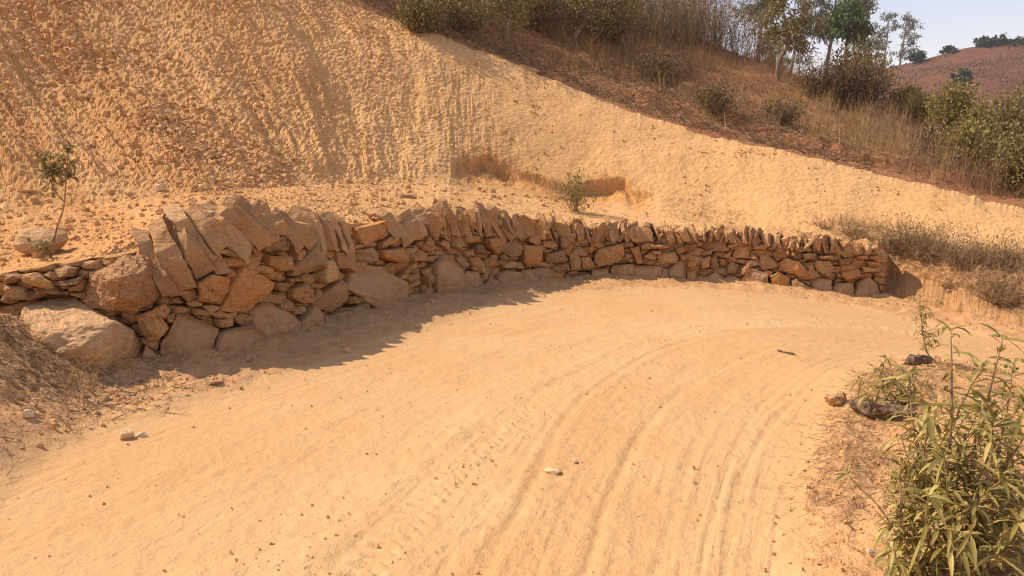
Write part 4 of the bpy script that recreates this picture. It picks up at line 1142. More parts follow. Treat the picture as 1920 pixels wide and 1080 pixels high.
def tube(mb_, path, radii, sides=7, var=0.5, cap=True):
    path = np.asarray(path, float); n = len(path)
    d = np.gradient(path, axis=0); d /= np.linalg.norm(d, axis=1, keepdims=True) + 1e-9
    t, b = tri_basis(d)
    for i in range(1, n):
        t[i] = t[i - 1] - d[i] * np.dot(t[i - 1], d[i]); t[i] /= np.linalg.norm(t[i]) + 1e-9
        b[i] = np.cross(d[i], t[i])
    a = np.arange(sides) * 2 * math.pi / sides
    Vv = (path[:, None] + (t[:, None] * np.cos(a)[None, :, None] + b[:, None] * np.sin(a)[None, :, None]) * np.asarray(radii)[:, None, None]).reshape(-1, 3)
    i_ = np.arange(n * sides).reshape(n, sides)
    Q = np.stack([i_[:-1], np.roll(i_[:-1], -1, 1), np.roll(i_[1:], -1, 1), i_[1:]], -1).reshape(-1, 4)
    T = []
    if cap:
        e = len(Vv); Vv = np.vstack([Vv, path[:1], path[-1:]])
        for k2 in range(sides):
            T.append((i_[0, (k2 + 1) % sides], i_[0, k2], e)); T.append((i_[-1, k2], i_[-1, (k2 + 1) % sides], e + 1))
    mb_.add(Vv, Q, T, var)

def log(name, label, a, b, r, seed, cat):
    mb_ = MB()
    t = np.linspace(0, 1, 26)[:, None]
    rg = np.random.default_rng(seed)
    p = a + (b - a) * t
    p[:, 2] += r * 0.7
    p += 0.9 * r * np.stack([fbm(t[:, 0] * 2.2, 0 * t[:, 0], 0 * t[:, 0] + k2, 3, seed) for k2 in range(3)], -1)
    rad2 = r * (1 - 0.35 * t[:, 0]) * np.minimum(1, 0.55 + 6 * t[:, 0]) * np.minimum(1, 0.35 + 5 * (1 - t[:, 0]))
    tube(mb_, p, rad2, 18)
    Vv = mb_.v[0][:26 * 18].reshape(26, 18, 3); ctr = p[:, None]
    th_ = np.arange(18) * 2 * math.pi / 18; TT, TH = np.meshgrid(t[:, 0], th_, indexing='ij')
    k3 = 1 + 0.55 * fbm(np.cos(TH) * 1.5, np.sin(TH) * 1.5, TT * 2.0, 3, seed + 11) + 0.30 * fbm(np.cos(TH) * 5, np.sin(TH) * 5, TT * 7, 2, seed + 13)
    mb_.v[0][:26 * 18] = (ctr + (Vv - ctr) * k3[..., None] * [1, 1, 0.8]).reshape(-1, 3)
    return tag(mb_.build(name, M['char']), label, cat)
log('charred_log', 'charred dark log lying across the inner verge behind the shrub', gp(1592, 776), gp(1712, 812), 0.055, 201, 'log')
log('charred_stump', 'small black charred stump of wood beside the thin sapling', gp(1706, 700), gp(1736, 700), 0.06, 202, 'wood')
log('fallen_stick', 'short dark stick lying on the road at the bend', gp(1458, 660), gp(1492, 667), 0.014, 203, 'stick')
log('brown_bark_piece', 'brown piece of bark lying behind the charred log', gp(1668, 776), gp(1705, 792), 0.035, 204, 'bark')

# ------------------------------------------------------------------ plants
def leaves_fold(mb_, P, D, U, L, W, rng, droop=0.5, var=None):
    """lance-shaped leaves folded along the midrib and bending down"""
    n = len(P); L = L[:, None]; W = W[:, None]
    D = D / np.linalg.norm(D, axis=1, keepdims=True)
    Sd = np.cross(D, U); Sd /= np.linalg.norm(Sd, axis=1, keepdims=True) + 1e-9
    Nn_ = np.cross(Sd, D)
    g = np.array([0, 0, -1.0])
    dr = (droop * rng.uniform(0.3, 1.5, n))[:, None]
    pt = lambda t: P + D * L * t + g * L * dr * t * t
    vs = [pt(0.0)]
    for t, w in ((0.28, 0.85), (0.60, 1.0), (0.84, 0.55)):
        c = pt(t); vs += [c + Sd * W * w * 0.5 + Nn_ * W * w * 0.22, c, c - Sd * W * w * 0.5 + Nn_ * W * w * 0.22]
    vs.append(pt(1.0))
    Vv = np.stack(vs, 1).reshape(-1, 3)
    T = [[0, 1, 2], [0, 2, 3], [7, 10, 8], [8, 10, 9]]
    Q = [[1, 4, 5, 2], [2, 5, 6, 3], [4, 7, 8, 5], [5, 8, 9, 6]]
    base = (np.arange(n) * 11)[:, None, None]
    v = rng.random(n) if var is None else var
    mb_.add(Vv, (base + np.array(Q)[None]).reshape(-1, 4), (base + np.array(T)[None]).reshape(-1, 3), np.repeat(v, 11))
def leaves_flat(mb_, P, D, L, W, rng, var=None):
    n = len(P); L = L[:, None]; W = W[:, None]
    D = D / (np.linalg.norm(D, axis=1, keepdims=True) + 1e-9)
    U = rng.normal(0, 1, (n, 3)); Sd = np.cross(D, U); Sd /= np.linalg.norm(Sd, axis=1, keepdims=True) + 1e-9
    Vv = np.stack([P, P + D * L * 0.5 + Sd * W * 0.5, P + D * L, P + D * L * 0.5 - Sd * W * 0.5], 1).reshape(-1, 3)
    v = rng.random(n) if var is None else var
    mb_.add(Vv, (np.arange(n) * 4)[:, None] + np.arange(4)[None], None, np.repeat(v, 4))

def curve_path(a, b, bend, n=10):
    t = np.linspace(0, 1, n)[:, None]
    return a + (b - a) * t + np.asarray(bend)[None] * (4 * t * (1 - t))

def leafy_stem(st, lf, rng, path, r0, spacing, L, W, start=0.25, droop=0.5, tip_tuft=6, sides=6, var_hi=0.9, upness=0.55):
    path = np.asarray(path); n = len(path)
    tube(st, path, np.linspace(r0, r0 * 0.3, n), sides)
    d = np.concatenate([[0], np.cumsum(np.linalg.norm(np.diff(path, axis=0), axis=1))])
    pos = np.arange(d[-1] * start, d[-1], spacing)
    pos = np.concatenate([pos, np.full(tip_tuft, d[-1] * 0.995)])
    P = np.stack([np.interp(pos, d, path[:, k2]) for k2 in range(3)], -1)
    g = np.gradient(path, axis=0); g /= np.linalg.norm(g, axis=1, keepdims=True)
    ax_ = np.stack([np.interp(pos, d, g[:, k2]) for k2 in range(3)], -1)
    ph = np.arange(len(pos)) * 2.4 + rng.uniform(0, 6) + rng.normal(0, 0.3, len(pos))
    t, b = tri_basis(ax_)
    rad_d = t * np.cos(ph)[:, None] + b * np.sin(ph)[:, None]
    D = rad_d + ax_ * (upness + rng.normal(0, 0.35, len(pos)))[:, None] + rng.normal(0, 0.22, (len(pos), 3))
    Ln = L * rng.uniform(0.45, 1.2, len(pos)); Wn = W * rng.uniform(0.6, 1.25, len(pos))
    v = rng.random(len(pos)) * var_hi + (rng.random(len(pos)) < 0.03) * 0.2
    leaves_fold(lf, P, D, np.tile([[0, 0, 1.0]], (len(pos), 1)) + rng.normal(0, 0.3, (len(pos), 3)), Ln, Wn, rng, droop, np.clip(v, 0, 1))

# large shrub at the right front edge
rs = np.random.default_rng(51)
bpos = gp(1745, 1085)
shrub = empty('leafy_shrub', tuple(bpos))
tag(shrub, 'large olive-green shrub with long narrow leaves at the right front corner', 'shrub')
st, lf = MB(), MB()
tips = [(1782, 618, 2.85), (1880, 632, 2.8), (1705, 700, 2.95), (1745, 760, 2.7), (1840, 690, 3.05), (1900, 740, 2.9), (1920, 820, 2.7), (1700, 880, 2.75), (1860, 800, 2.6), (1800, 760, 2.95), (1960, 700, 2.9), (1950, 900, 2.6),
        (1770, 860, 2.6), (1880, 900, 2.5), (1730, 840, 3.0), (1830, 950, 2.5), (1990, 800, 2.9), (1700, 960, 2.75), (1910, 980, 2.45), (1980, 960, 2.7), (1815, 840, 3.1), (1900, 680, 3.1), (2040, 880, 2.8), (1740, 930, 2.5),
        (1690, 820, 2.95), (1680, 900, 2.8), (1700, 1000, 2.7), (1790, 1010, 2.5), (1870, 1040, 2.45), (1930, 1050, 2.45), (1890, 840, 2.75), (1720, 790, 2.85), (1840, 760, 2.75)]
for k_, (px_, py_, Y_) in enumerate(tips):
    b_ = at(px_, py_, Y_)
    a_ = bpos + np.array([rs.normal(0, 0.05) + (0.10 if px_ > 1830 else 0), rs.normal(0, 0.05), -0.02])
    a_ = a_ + (b_ - a_) * rs.uniform(0.0, 0.12)
    p_ = curve_path(a_, b_, (rs.normal(0, 0.04) - 0.02, rs.normal(0, 0.04), -0.02 - 0.04 * rs.random()), 12)
    leafy_stem(st, lf, rs, p_, 0.0085 if k_ < 8 else 0.006, 0.0175, 0.118, 0.0175, 0.18 if k_ > 1 else 0.35, 0.5, 7)
    for j in range(3):                                        # side shoots
        f_ = rs.uniform(0.35, 0.8); q0 = p_[int(f_ * 11)]
        q1 = q0 + np.array([rs.normal(0.02, 0.10), rs.normal(0, 0.10), rs.uniform(0.06, 0.2)])
        leafy_stem(st, lf, rs, curve_path(q0, q1, rs.normal(0, 0.015, 3), 6), 0.004, 0.024, 0.085, 0.014, 0.15, 0.45, 5, 5)
st.build('stems', M['bark_twig'], shrub, True); lf.build('leaves', M['leaf_near'], shrub, True)

# smaller shrub behind it
rs = np.random.default_rng(52)
bpos = gp(1690, 775)
sh2 = empty('small_shrub', tuple(bpos))
tag(sh2, 'small olive shrub growing beside the charred log', 'shrub')
st, lf = MB(), MB()
Yb = bpos[1]
for k_, (px_, py_) in enumerate([(1612, 712), (1640, 690), (1662, 672), (1690, 690), (1715, 700), (1625, 740), (1655, 720), (1735, 720), (1675, 715), (1700, 735), (1720, 760), (1640, 755)]):
    b_ = at(px_, py_, Yb + rs.normal(0, 0.12))
    p_ = curve_path(bpos + rs.normal(0, 0.03, 3) * [1, 1, 0], b_, (rs.normal(0, 0.03), rs.normal(0, 0.03), 0.01), 10)
    leafy_stem(st, lf, rs, p_, 0.006, 0.016, 0.085, 0.015, 0.3, 0.5, 8)
st.build('stems', M['bark_twig'], sh2, True); lf.build('leaves', M['leaf_near'], sh2, True)

# thin sapling on the far verge, behind
rs = np.random.default_rng(53)
bpos = gp(1752, 694)
sp = empty('thin_sapling', tuple(bpos))
tag(sp, 'thin upright sapling with small leaves standing before the road bend', 'sapling')
st, lf = MB(), MB(); Yb = bpos[1]
p_ = np.array([bpos, at(1738, 660, Yb), at(1730, 625, Yb), at(1727, 585, Yb), at(1724, 562, Yb)])
p_ = catmull(p_, 6)
tube(st, p_, np.linspace(0.008, 0.003, len(p_)), 6)
for k_ in range(34):
    i_ = int(rs.uniform(0.3, 1.0) * (len(p_) - 1)); q0 = p_[i_]
    q1 = q0 + np.array([rs.normal(0, 0.06), rs.normal(0, 0.06), rs.uniform(0.0, 0.09)])
    leafy_stem(st, lf, rs, curve_path(q0, q1, rs.normal(0, 0.01, 3), 4), 0.002, 0.014, 0.042, 0.012, 0.2, 0.4, 4, 4)
st.build('stems', M['bark_twig'], sp, True); lf.build('leaves', M['leaf_near'], sp, True)

# bowed shoot in the right foreground
rs = np.random.default_rng(54)
bpos = gp(1705, 1068)
sp = empty('bowed_shoot', tuple(bpos))
tag(sp, 'bowed bare shoot with a few leaves at its tip, left of the large shrub', 'sapling')
st, lf = MB(), MB(); Yb = bpos[1]
p_ = catmull(np.array([bpos, at(1680, 1000, Yb - 0.02), at(1648, 950, Yb), at(1612, 915, Yb + 0.05), at(1588, 888, Yb + 0.08)]), 6)
leafy_stem(st, lf, rs, p_, 0.005, 0.05, 0.075, 0.015, 0.72, 0.35, 7)
st.build('stems', M['bark_twig'], sp, True); lf.build('leaves', M['leaf_near'], sp, True)

# sapling on the terrace, left
rs = np.random.default_rng(55)
bpos = slope_at_row(92, 482)
sp = empty('terrace_sapling', tuple(bpos))
tag(sp, 'young sapling with two leafy heads on the terrace above the boulder', 'sapling')
st, lf = MB(), MB(); Yb = bpos[1]
p_ = catmull(np.array([bpos, at(106, 430, Yb), at(120, 385, Yb), at(124, 330, Yb), at(128, 285, Yb + 0.05)]), 8)
tube(st, p_, np.linspace(0.011, 0.004, len(p_)), 7)
p2 = catmull(np.array([p_[17], at(104, 360, Yb), at(92, 330, Yb), at(84, 300, Yb)]), 8)
tube(st, p2, np.linspace(0.007, 0.003, len(p2)), 6)
def tuft(path, lo, n, L, W):
    for k2 in range(n):
        i_ = int(rs.uniform(lo, 1.0) * (len(path) - 1)); q0 = path[i_]
        q1 = q0 + np.array([rs.normal(0, 0.06), rs.normal(0, 0.06), rs.uniform(0.0, 0.08)])
        leafy_stem(st, lf, rs, curve_path(q0, q1, rs.normal(0, 0.008, 3), 4), 0.0025, 0.016, L, W, 0.2, 0.25, 4, 4)
tuft(p_, 0.70, 11, 0.08, 0.026); tuft(p2, 0.3, 15, 0.08, 0.028)
for k_ in range(5):
    q1 = bpos + np.array([rs.normal(0, 0.06), rs.normal(0, 0.05), rs.uniform(0.1, 0.22)])
    leafy_stem(st, lf, rs, curve_path(bpos, q1, rs.normal(0, 0.01, 3), 5), 0.003, 0.018, 0.065, 0.028, 0.25, 0.25, 4, 4)
st.build('stems', M['bark_twig'], sp, True); lf.build('leaves', M['leaf_bush'], sp, True)

def gen_bush(rng, P0, H, Wd, nst, nleaf, L, W, st, lf, up=0.6, rr=0.01, jag=0.12, varr=(0, 1)):
    for k2 in range(nst):
        a = rng.uniform(0, 6.283); sp_ = math.sqrt(rng.random())
        e = P0 + np.array([math.cos(a) * Wd * 0.5 * sp_, math.sin(a) * Wd * 0.5 * sp_, H * (1 - 0.45 * sp_ ** 2) * rng.uniform(0.55, 1.05)])
        p = curve_path(P0 + rng.normal(0, 0.03 * Wd, 3) * [1, 1, 0], e, rng.normal(0, 0.05 * H, 3), 7)
        tube(st, p, np.linspace(rr, rr * 0.25, 7), 4, rng.random(), False)
        m_ = max(4, nleaf // nst)
        f_ = rng.uniform(0.3, 1.0, m_)
        i_ = f_ * 6; i0 = np.clip(i_.astype(int), 0, 5); w = (i_ - i0)[:, None]
        C = p[i0] * (1 - w) + p[i0 + 1] * w
        off = rng.normal(0, jag * Wd * 0.5, (m_, 3)); 
        ntw = max(3, m_ // 8)
        cones(st, C[:ntw], C[:ntw] + off[:ntw] * 1.3, rr * 0.3, rng.random(ntw))
        D = off + rng.normal(0, 0.1, (m_, 3)) + np.array([0, 0, up * 0.15])
        leaves_flat(lf, C + off, D, L * rng.uniform(0.6, 1.3, m_), W * rng.uniform(0.7, 1.3, m_), rng, varr[0] + (varr[1] - varr[0]) * rng.random(m_))
def bush_thing(name, label, P0, H, Wd, nst, nleaf, L, W, lm, seed, sm=None, cat='bush', rr=0.01, jag=0.3, group=None):
    r = np.random.default_rng(seed)
    o_ = empty(name, tuple(P0)); tag(o_, label, cat, group)
    st, lf = MB(), MB()
    gen_bush(r, np.asarray(P0, float), H, Wd, nst, nleaf, L, W, st, lf, rr=rr, jag=jag)
    st.build('branches', sm or M['brush'], o_); lf.build('foliage', lm, o_)
    return o_
# round bush on the terrace
bush_thing('round_bush', 'round olive bush on the terrace just behind the coping stones', slope_at_row(1078, 398), 0.82, 0.72, 22, 900, 0.055, 0.022, M['leaf_bush'], 61, M['bark_twig'], rr=0.006, jag=0.16)

def tree(name, label, base, top_pts, r0, clumps, n_per, cr, L, W, lm, bm_, seed, droop=0.2, cat='tree', group=None, limbs=True, squash=0.8):
    """trunk through top_pts, limbs to each clump centre, leaves scattered in and around clumps"""
    r = np.random.default_rng(seed)
    base = np.asarray(base, float)
    o_ = empty(name, tuple(base)); tag(o_, label, cat, group)
    tr, lf = MB(), MB()
    p = catmull(np.array([base - [0, 0, 0.3]] + list(top_pts)), 8)
    H = p[-1, 2] - base[2]
    p[1:] += np.stack([fbm(np.linspace(0, 6, len(p)), 0 * p[:, 0], 0 * p[:, 0] + k2, 2, seed + k2) for k2 in range(3)], -1)[1:] * H * 0.008
    tube(tr, p, np.linspace(r0, r0 * 0.25, len(p)) * (1 + 0.5 * np.exp(-np.linspace(0, 20, len(p)))), 8)
    for c in clumps:
        c = np.asarray(c, float)
        low = p[:, 2] < c[2] - 0.12 * H
        cand = p[low] if low.sum() > 2 else p[:3]
        d = np.linalg.norm(cand - c, axis=1); j = int(np.argmin(d + 0.0 * r.random(len(d))))
        q0 = cand[j]
        if limbs:
            pl = curve_path(q0, c, r.normal(0, 0.05, 3) * np.linalg.norm(c - q0) + [0, 0, 0.06 * np.linalg.norm(c - q0)], 7)
            tube(tr, pl, np.linspace(r0 * 0.34, r0 * 0.07, 7), 5, 0.5, False)
        k3 = max(3, n_per // 40)
        e = c + r.normal(0, cr * 0.55, (k3, 3)) * [1, 1, squash]
        cones(tr, np.repeat(c[None], k3, 0), e, r0 * 0.07, 0.4)
        own = r.integers(0, k3, n_per)
        P = e[own] + r.normal(0, cr * 0.33, (n_per, 3)) * [1, 1, squash]
        D = (P - c) * 0.6 + r.normal(0, 0.5 * cr, (n_per, 3)) + np.array([0, 0, -droop * cr * 2])
        shade = r.random() * 0.35
        leaves_flat(lf, P, D, L * r.uniform(0.6, 1.3, n_per), W * r.uniform(0.7, 1.3, n_per), r, np.clip(shade + 0.65 * r.random(n_per), 0, 1))
    tr.build('trunk', bm_, o_, True); lf.build('crown', lm, o_)
    return o_

def px_pts(L, Y): return [at(a, b, Y) for a, b in L]
# young oaks on the bench above the embankment
oaks = [
 ('slender oak with a straight pale trunk at the upper embankment edge', (826, 68), [(826, 40), (832, 5), (836, -60)], 20.5, 0.075, [(800, 30), (845, -10), (815, -40), (860, -50), (790, -20), (835, -80), (770, 20)]),
 ('young oak with a short forked trunk, second along the bench', (948, 88), [(952, 60), (958, 30), (962, -20)], 20.0, 0.09, [(940, 20), (975, 10), (955, -15), (920, 5), (990, -25), (940, -45), (968, 38), (975, -60)]),
 ('young oak with a crooked leaning pale trunk in the middle of the bench', (1074, 92), [(1080, 68), (1094, 45), (1098, 10), (1105, -40)], 19.5, 0.085, [(1085, 15), (1115, 18), (1095, -20), (1130, -5), (1070, -5), (1140, -40), (1100, -60), (1065, 30)]),
 ('small oak with a thin foliage tuft at the end of the bench', (1171, 110), [(1170, 88), (1166, 60), (1162, 35)], 19.5, 0.075, [(1160, 40), (1180, 25), (1148, 20), (1170, 0), (1190, 50), (1150, -15)])]
for k_, (lb, b_, tp, Y_, r_, cl) in enumerate(oaks):
    base = slope_at_row(*b_); Yt = base[1]
    rg = np.random.default_rng(300 + k_)
    tree('oak_sapling', lb, base, px_pts(tp, Yt), r_ * 0.95, [at(a, b, Yt + rg.normal(0, 0.35)) for a, b in cl], 230, 0.42, 0.085, 0.05, M['leaf_oak'], M['bark'], 310 + k_, group='young oaks on the bench')
# right-hand cork oak against the sky with a slanting dark trunk
base = slope_at_row(1446, 160); Yt = base[1]
tree('oak_tree', 'tan-leaved oak with a slanting dark trunk against the sky', base, px_pts([(1460, 118), (1476, 88), (1477, 60), (1466, 10)], Yt), 0.085,
     [at(a, b, Yt + d_) for a, b, d_ in ((1455, 60, .2), (1480, 50, -.3), (1460, 20, 0), (1490, 25, .3), (1470, -15, 0), (1445, 30, -.3), (1500, 70, .1), (1455, -30, .2), (1510, 45, -.2), (1485, 75, .3), (1475, -45, -.2))], 300, 0.36, 0.09, 0.055, M['leaf_oak'], M['bark'], 330)

# big dark bush right of it, and companions
bush_thing('dark_bush', 'large dark brown-green bush at the top of the hillside', slope_at_row(1578, 208), 1.55, 2.5, 80, 9000, 0.08, 0.04, M['leaf_dark'], 71, rr=0.02, jag=0.16)
bush_thing('olive_bush', 'olive leafy bush crowning the dark bush', slope_at_row(1592, 196), 2.0, 1.7, 50, 4600, 0.10, 0.055, M['leaf_oak'], 72, rr=0.02, jag=0.18)
bush_thing('purple_bush', 'dark purplish twiggy bush below the slanting oak', slope_at_row(1512, 190), 1.3, 1.2, 70, 2200, 0.07, 0.03, M['leaf_dark'], 73, rr=0.012, jag=0.2)
bush_thing('shaded_bush', 'low dark rounded bush on the hillside below the brush', slope_at_row(1225, 165), 0.85, 1.5, 70, 2500, 0.08, 0.03, M['leaf_dark'], 74, rr=0.012, jag=0.16)
bush_thing('dark_low_bush', 'dark bush on the upper embankment crest beside the first oak', slope_at_row(795, 75), 1.0, 1.2, 50, 2600, 0.085, 0.045, M['leaf_oak'], 75, rr=0.012, jag=0.18)
bush_thing('scrub_bush', 'brown-green bush in the gap between the crooked oak and the small oak', slope_at_row(1135, 96), 0.9, 1.2, 44, 1900, 0.08, 0.04, M['leaf_oak'], 77, rr=0.012, jag=0.18)
bush_thing('crest_bush', 'low olive bush at the crest between the first and second oak', slope_at_row(880, 82), 0.75, 1.1, 44, 1800, 0.08, 0.04, M['leaf_oak'], 78, rr=0.012, jag=0.18)
bush_thing('crest_scrub', 'brown scrub bush just above the crest, below the small oak', slope_at_row(1330, 215), 0.6, 1.1, 44, 1800, 0.06, 0.03, M['leaf_dark'], 79, rr=0.01, jag=0.18)
bush_thing('spur_scrub', 'dark scrub bush on the spur midway between crest and dark bush', slope_at_row(1455, 240), 0.6, 1.1, 44, 1900, 0.06, 0.03, M['leaf_dark'], 70, rr=0.01, jag=0.18)
bush_thing('green_bush', 'dull green bush beside the second oak trunk', slope_at_row(1000, 70), 1.3, 1.4, 40, 2400, 0.085, 0.045, M['leaf_oak'], 76, rr=0.012, jag=0.18)
rb = [('yellow-green bushy shrub, tallest of those below the far hill', (1766, 272), 1.75, 1.25, M['leaf_yel'], 5200),
      ('olive shrub with orange-tinged leaves right of the tallest shrub', (1822, 292), 1.6, 1.2, M['leaf_yel'], 3800),
      ('dense grey-green shrub in front of the far hill, near right edge', (1872, 322), 1.9, 1.3, M['leaf_oak'], 4600),
      ('dark green shrub cut off by the right picture edge', (1922, 345), 2.1, 1.4, M['leaf_oak'], 4200),
      ('small yellow shrub between the dark bush and the yellow-green shrub', (1705, 238), 0.95, 1.0, M['leaf_yel'], 2400),
      ('low dull shrub behind the small yellow shrub on the hillside edge', (1678, 188), 0.95, 1.0, M['leaf_oak'], 2600),
      ('tan-green shrub low on the spur below the orange-tinged shrub', (1800, 318), 1.0, 1.1, M['leaf_yel'], 2400),
      ('olive shrub low at the crest near the right picture edge', (1893, 362), 1.05, 1.1, M['leaf_oak'], 2600),
      ('brownish shrub below the tallest yellow-green shrub', (1745, 305), 0.8, 1.0, M['leaf_dark'], 2000)]
for k_, (lb, pos, H, Wd, lm, nl) in enumerate(rb):
    bush_thing('hill_shrub', lb, slope_at_row(*pos), H, Wd, 48, int(nl * 1.6), 0.07, 0.042, lm, 80 + k_, rr=0.015, jag=0.17, group='shrubs along the hillside edge', cat='shrub')

# eucalyptus behind the ridge
def euc(label, base_px, Y, top, lean, r0, clumps, seed, npc=420, cr=1.2, lm=None, L=0.36, W=0.10):
    b_ = at(base_px[0], base_px[1], Y)
    rg = np.random.default_rng(seed)
    tree('eucalyptus_tree', label, b_, [b_ + (at(top[0], top[1], Y) - b_) * f_ + [lean * math.sin(3.1 * f_), 0, 0] for f_ in (0.3, 0.6, 0.85, 1.0)], r0,
         [at(a, b, Y + rg.normal(0, 0.8)) for a, b in clumps], npc, cr, L, W, lm or M['leaf_euc'], M['bark_euc'], seed, droop=0.5, group='eucalyptus trees on the skyline')
euc('tall eucalyptus left of the tan-leaved oak with clumped dark crown', (1408, 170), 62, (1432, -60), 0.3, 0.22, [(1420, 10), (1440, 0), (1425, -20), (1405, 15), (1450, 20), (1430, 35), (1415, -45), (1445, -40)], 401, 320, 0.8)
euc('slim eucalyptus with small low crown left of the slanting oak trunk', (1425, 160), 64, (1446, 40), 0.2, 0.12, [(1437, 78), (1444, 60), (1430, 90)], 402, 220, 0.5)
euc('eucalyptus with sparse grey clumps right of the tan-leaved oak', (1478, 150), 66, (1512, -40), 0.1, 0.14, [(1520, 15), (1505, 5), (1530, 30), (1515, 40), (1500, 55), (1525, 55), (1510, -20), (1495, 75), (1490, 35)], 403, 190, 0.6)
euc('tall eucalyptus with long bare trunk left of the bright green crown', (1545, 160), 62, (1570, -50), 0.15, 0.18, [(1545, 5), (1560, 15), (1540, 35), (1535, 60), (1552, 50), (1565, -15), (1550, -25), (1575, -35), (1530, 45)], 404, 220, 0.65)
euc('bright green leafy tree in front of the tall eucalyptus', (1585, 160), 58, (1592, 5), 0.0, 0.2, [(1580, 25), (1600, 20), (1590, 40), (1575, 45), (1608, 40), (1592, 10), (1600, 55), (1580, 58), (1612, 52)], 405, 430, 0.75, M['leaf_green'], 0.28, 0.16)
euc('dark eucalyptus crown behind the bright green tree', (1605, 160), 70, (1612, -60), 0.1, 0.2, [(1615, 5), (1600, -10), (1622, 18), (1612, 30), (1590, -5), (1625, -15), (1605, -40)], 406, 300, 0.8)
euc('small grey-green eucalyptus low on the skyline right of the bright green tree', (1625, 170), 75, (1628, 70), 0.1, 0.1, [(1628, 75), (1640, 85), (1620, 90), (1635, 100), (1610, 75), (1645, 70)], 407, 180, 0.65)
euc('left of the two lone eucalyptus trees by the far hill, crown leaning left', (1655, 136), 165, (1668, 20), 0.1, 0.20, [(1668, 28), (1660, 35), (1678, 38), (1655, 48), (1672, 50), (1650, 60), (1664, 60), (1645, 80), (1652, 85), (1648, 100)], 408, 110, 0.95, None, 0.55, 0.2)
euc('right of the two lone eucalyptus trees by the far hill, crown reaching lower', (1684, 134), 168, (1702, 22), 0.1, 0.22, [(1700, 30), (1708, 38), (1695, 45), (1712, 50), (1702, 58), (1714, 66), (1710, 80), (1690, 85), (1685, 98), (1712, 92), (1704, 105), (1698, 72)], 409, 120, 0.95, None, 0.55, 0.2)
for k_, (px_, tp, Y_) in enumerate([(1462, 95, 80), (1452, 80, 85), (1500, 95, 78), (1440, 100, 90)]):
    euc(['thin distant eucalyptus seen between the oak trunks, nearest the slanting trunk', 'thin distant eucalyptus with a pale stem behind the oak trunk', 'dark thin eucalyptus right of the slanting oak trunk', 'short distant eucalyptus low between the trunks'][k_],
        (px_ - 4, 165), Y_, (px_, tp - 25), 0.1, 0.12, [(px_, tp), (px_ + 6, tp + 12), (px_ - 6, tp + 14), (px_ + 2, tp - 14)], 420 + k_, 130, 0.6)
# oaks on the far hill
far_oaks = [('wide dark oak on the far hilltop, largest of the ridge trees', 1863, 92, 78, 30, 11), ('dark round oak on the far ridge at the right picture edge', 1908, 92, 80, 17, 9), ('flat dark tree at the far hilltop between the two round oaks', 1890, 92, 82, 12, 8),
            ('small dark tree on the far ridge next to the lone eucalyptus', 1720, 117, 106, 11, 8), ('low dark bush on the far ridge halfway up', 1781, 101, 96, 10, 5), ('single green tree standing on the slope of the far hill', 1803, 165, 143, 13, 20), ('left lobe of the wide hilltop oaks, a lower dark tree', 1846, 93, 82, 12, 8)]
for k_, (lb, px_, by, cy, hw, hh) in enumerate(far_oaks):
    rg = np.random.default_rng(500 + k_)
    Yf = 158.0 if by < 130 else 120.0
    if by >= 130:
        j = int(np.argmin(np.abs(fx - px_))); rows_ = 330 - (FV[:, j, 2] - CAMZ) / FV[:, j, 1] * F; i_ = int(np.argmax(rows_ <= by)); Yf = FV[i_, j, 1]
    b_ = at(px_, by + 3, Yf)
    cl = [at(px_ + rg.uniform(-1, 1) * hw * 0.8, cy + rg.uniform(-1, 1) * hh * 0.6, Yf + rg.normal(0, 0.6)) for i_ in range(9)]
    tree('distant_oak', lb, b_, [b_ + (at(px_, cy, Yf) - b_) * f_ for f_ in (0.4, 0.8, 1.0)], 0.22, cl, 170, 0.62, 0.5, 0.32, M['leaf_far'], M['bark'], 510 + k_, group='oaks on the far hill')
# scrub of the far hill
rs = np.random.default_rng(91)
lf = MB()
fd = ss(fbm(FV[..., 0] * 0.10, FV[..., 1] * 0.10, 0 * FV[..., 0], 3, 75) * 2.2 + 0.45) * (FV[..., 1] < 157)
P, N_, r_, c_ = sample_grid(FV, grid_normals(FV), fd * ((FV[..., 0] / FV[..., 1]) > 0.4), 5000, rs)
for k_ in range(7):
    Q_ = P + rs.normal(0, 0.25, P.shape) + [0, 0, 0.1]
    leaves_flat(lf, Q_, rs.normal(0, 0.3, P.shape) + [0, 0, 0.5], rs.uniform(0.15, 0.45, len(P)), rs.uniform(0.08, 0.22, len(P)), rs)
tag(lf.build('far_hill_scrub', M['leaf_dark']), 'dark low scrub covering the distant hill', 'scrub', kind='stuff')

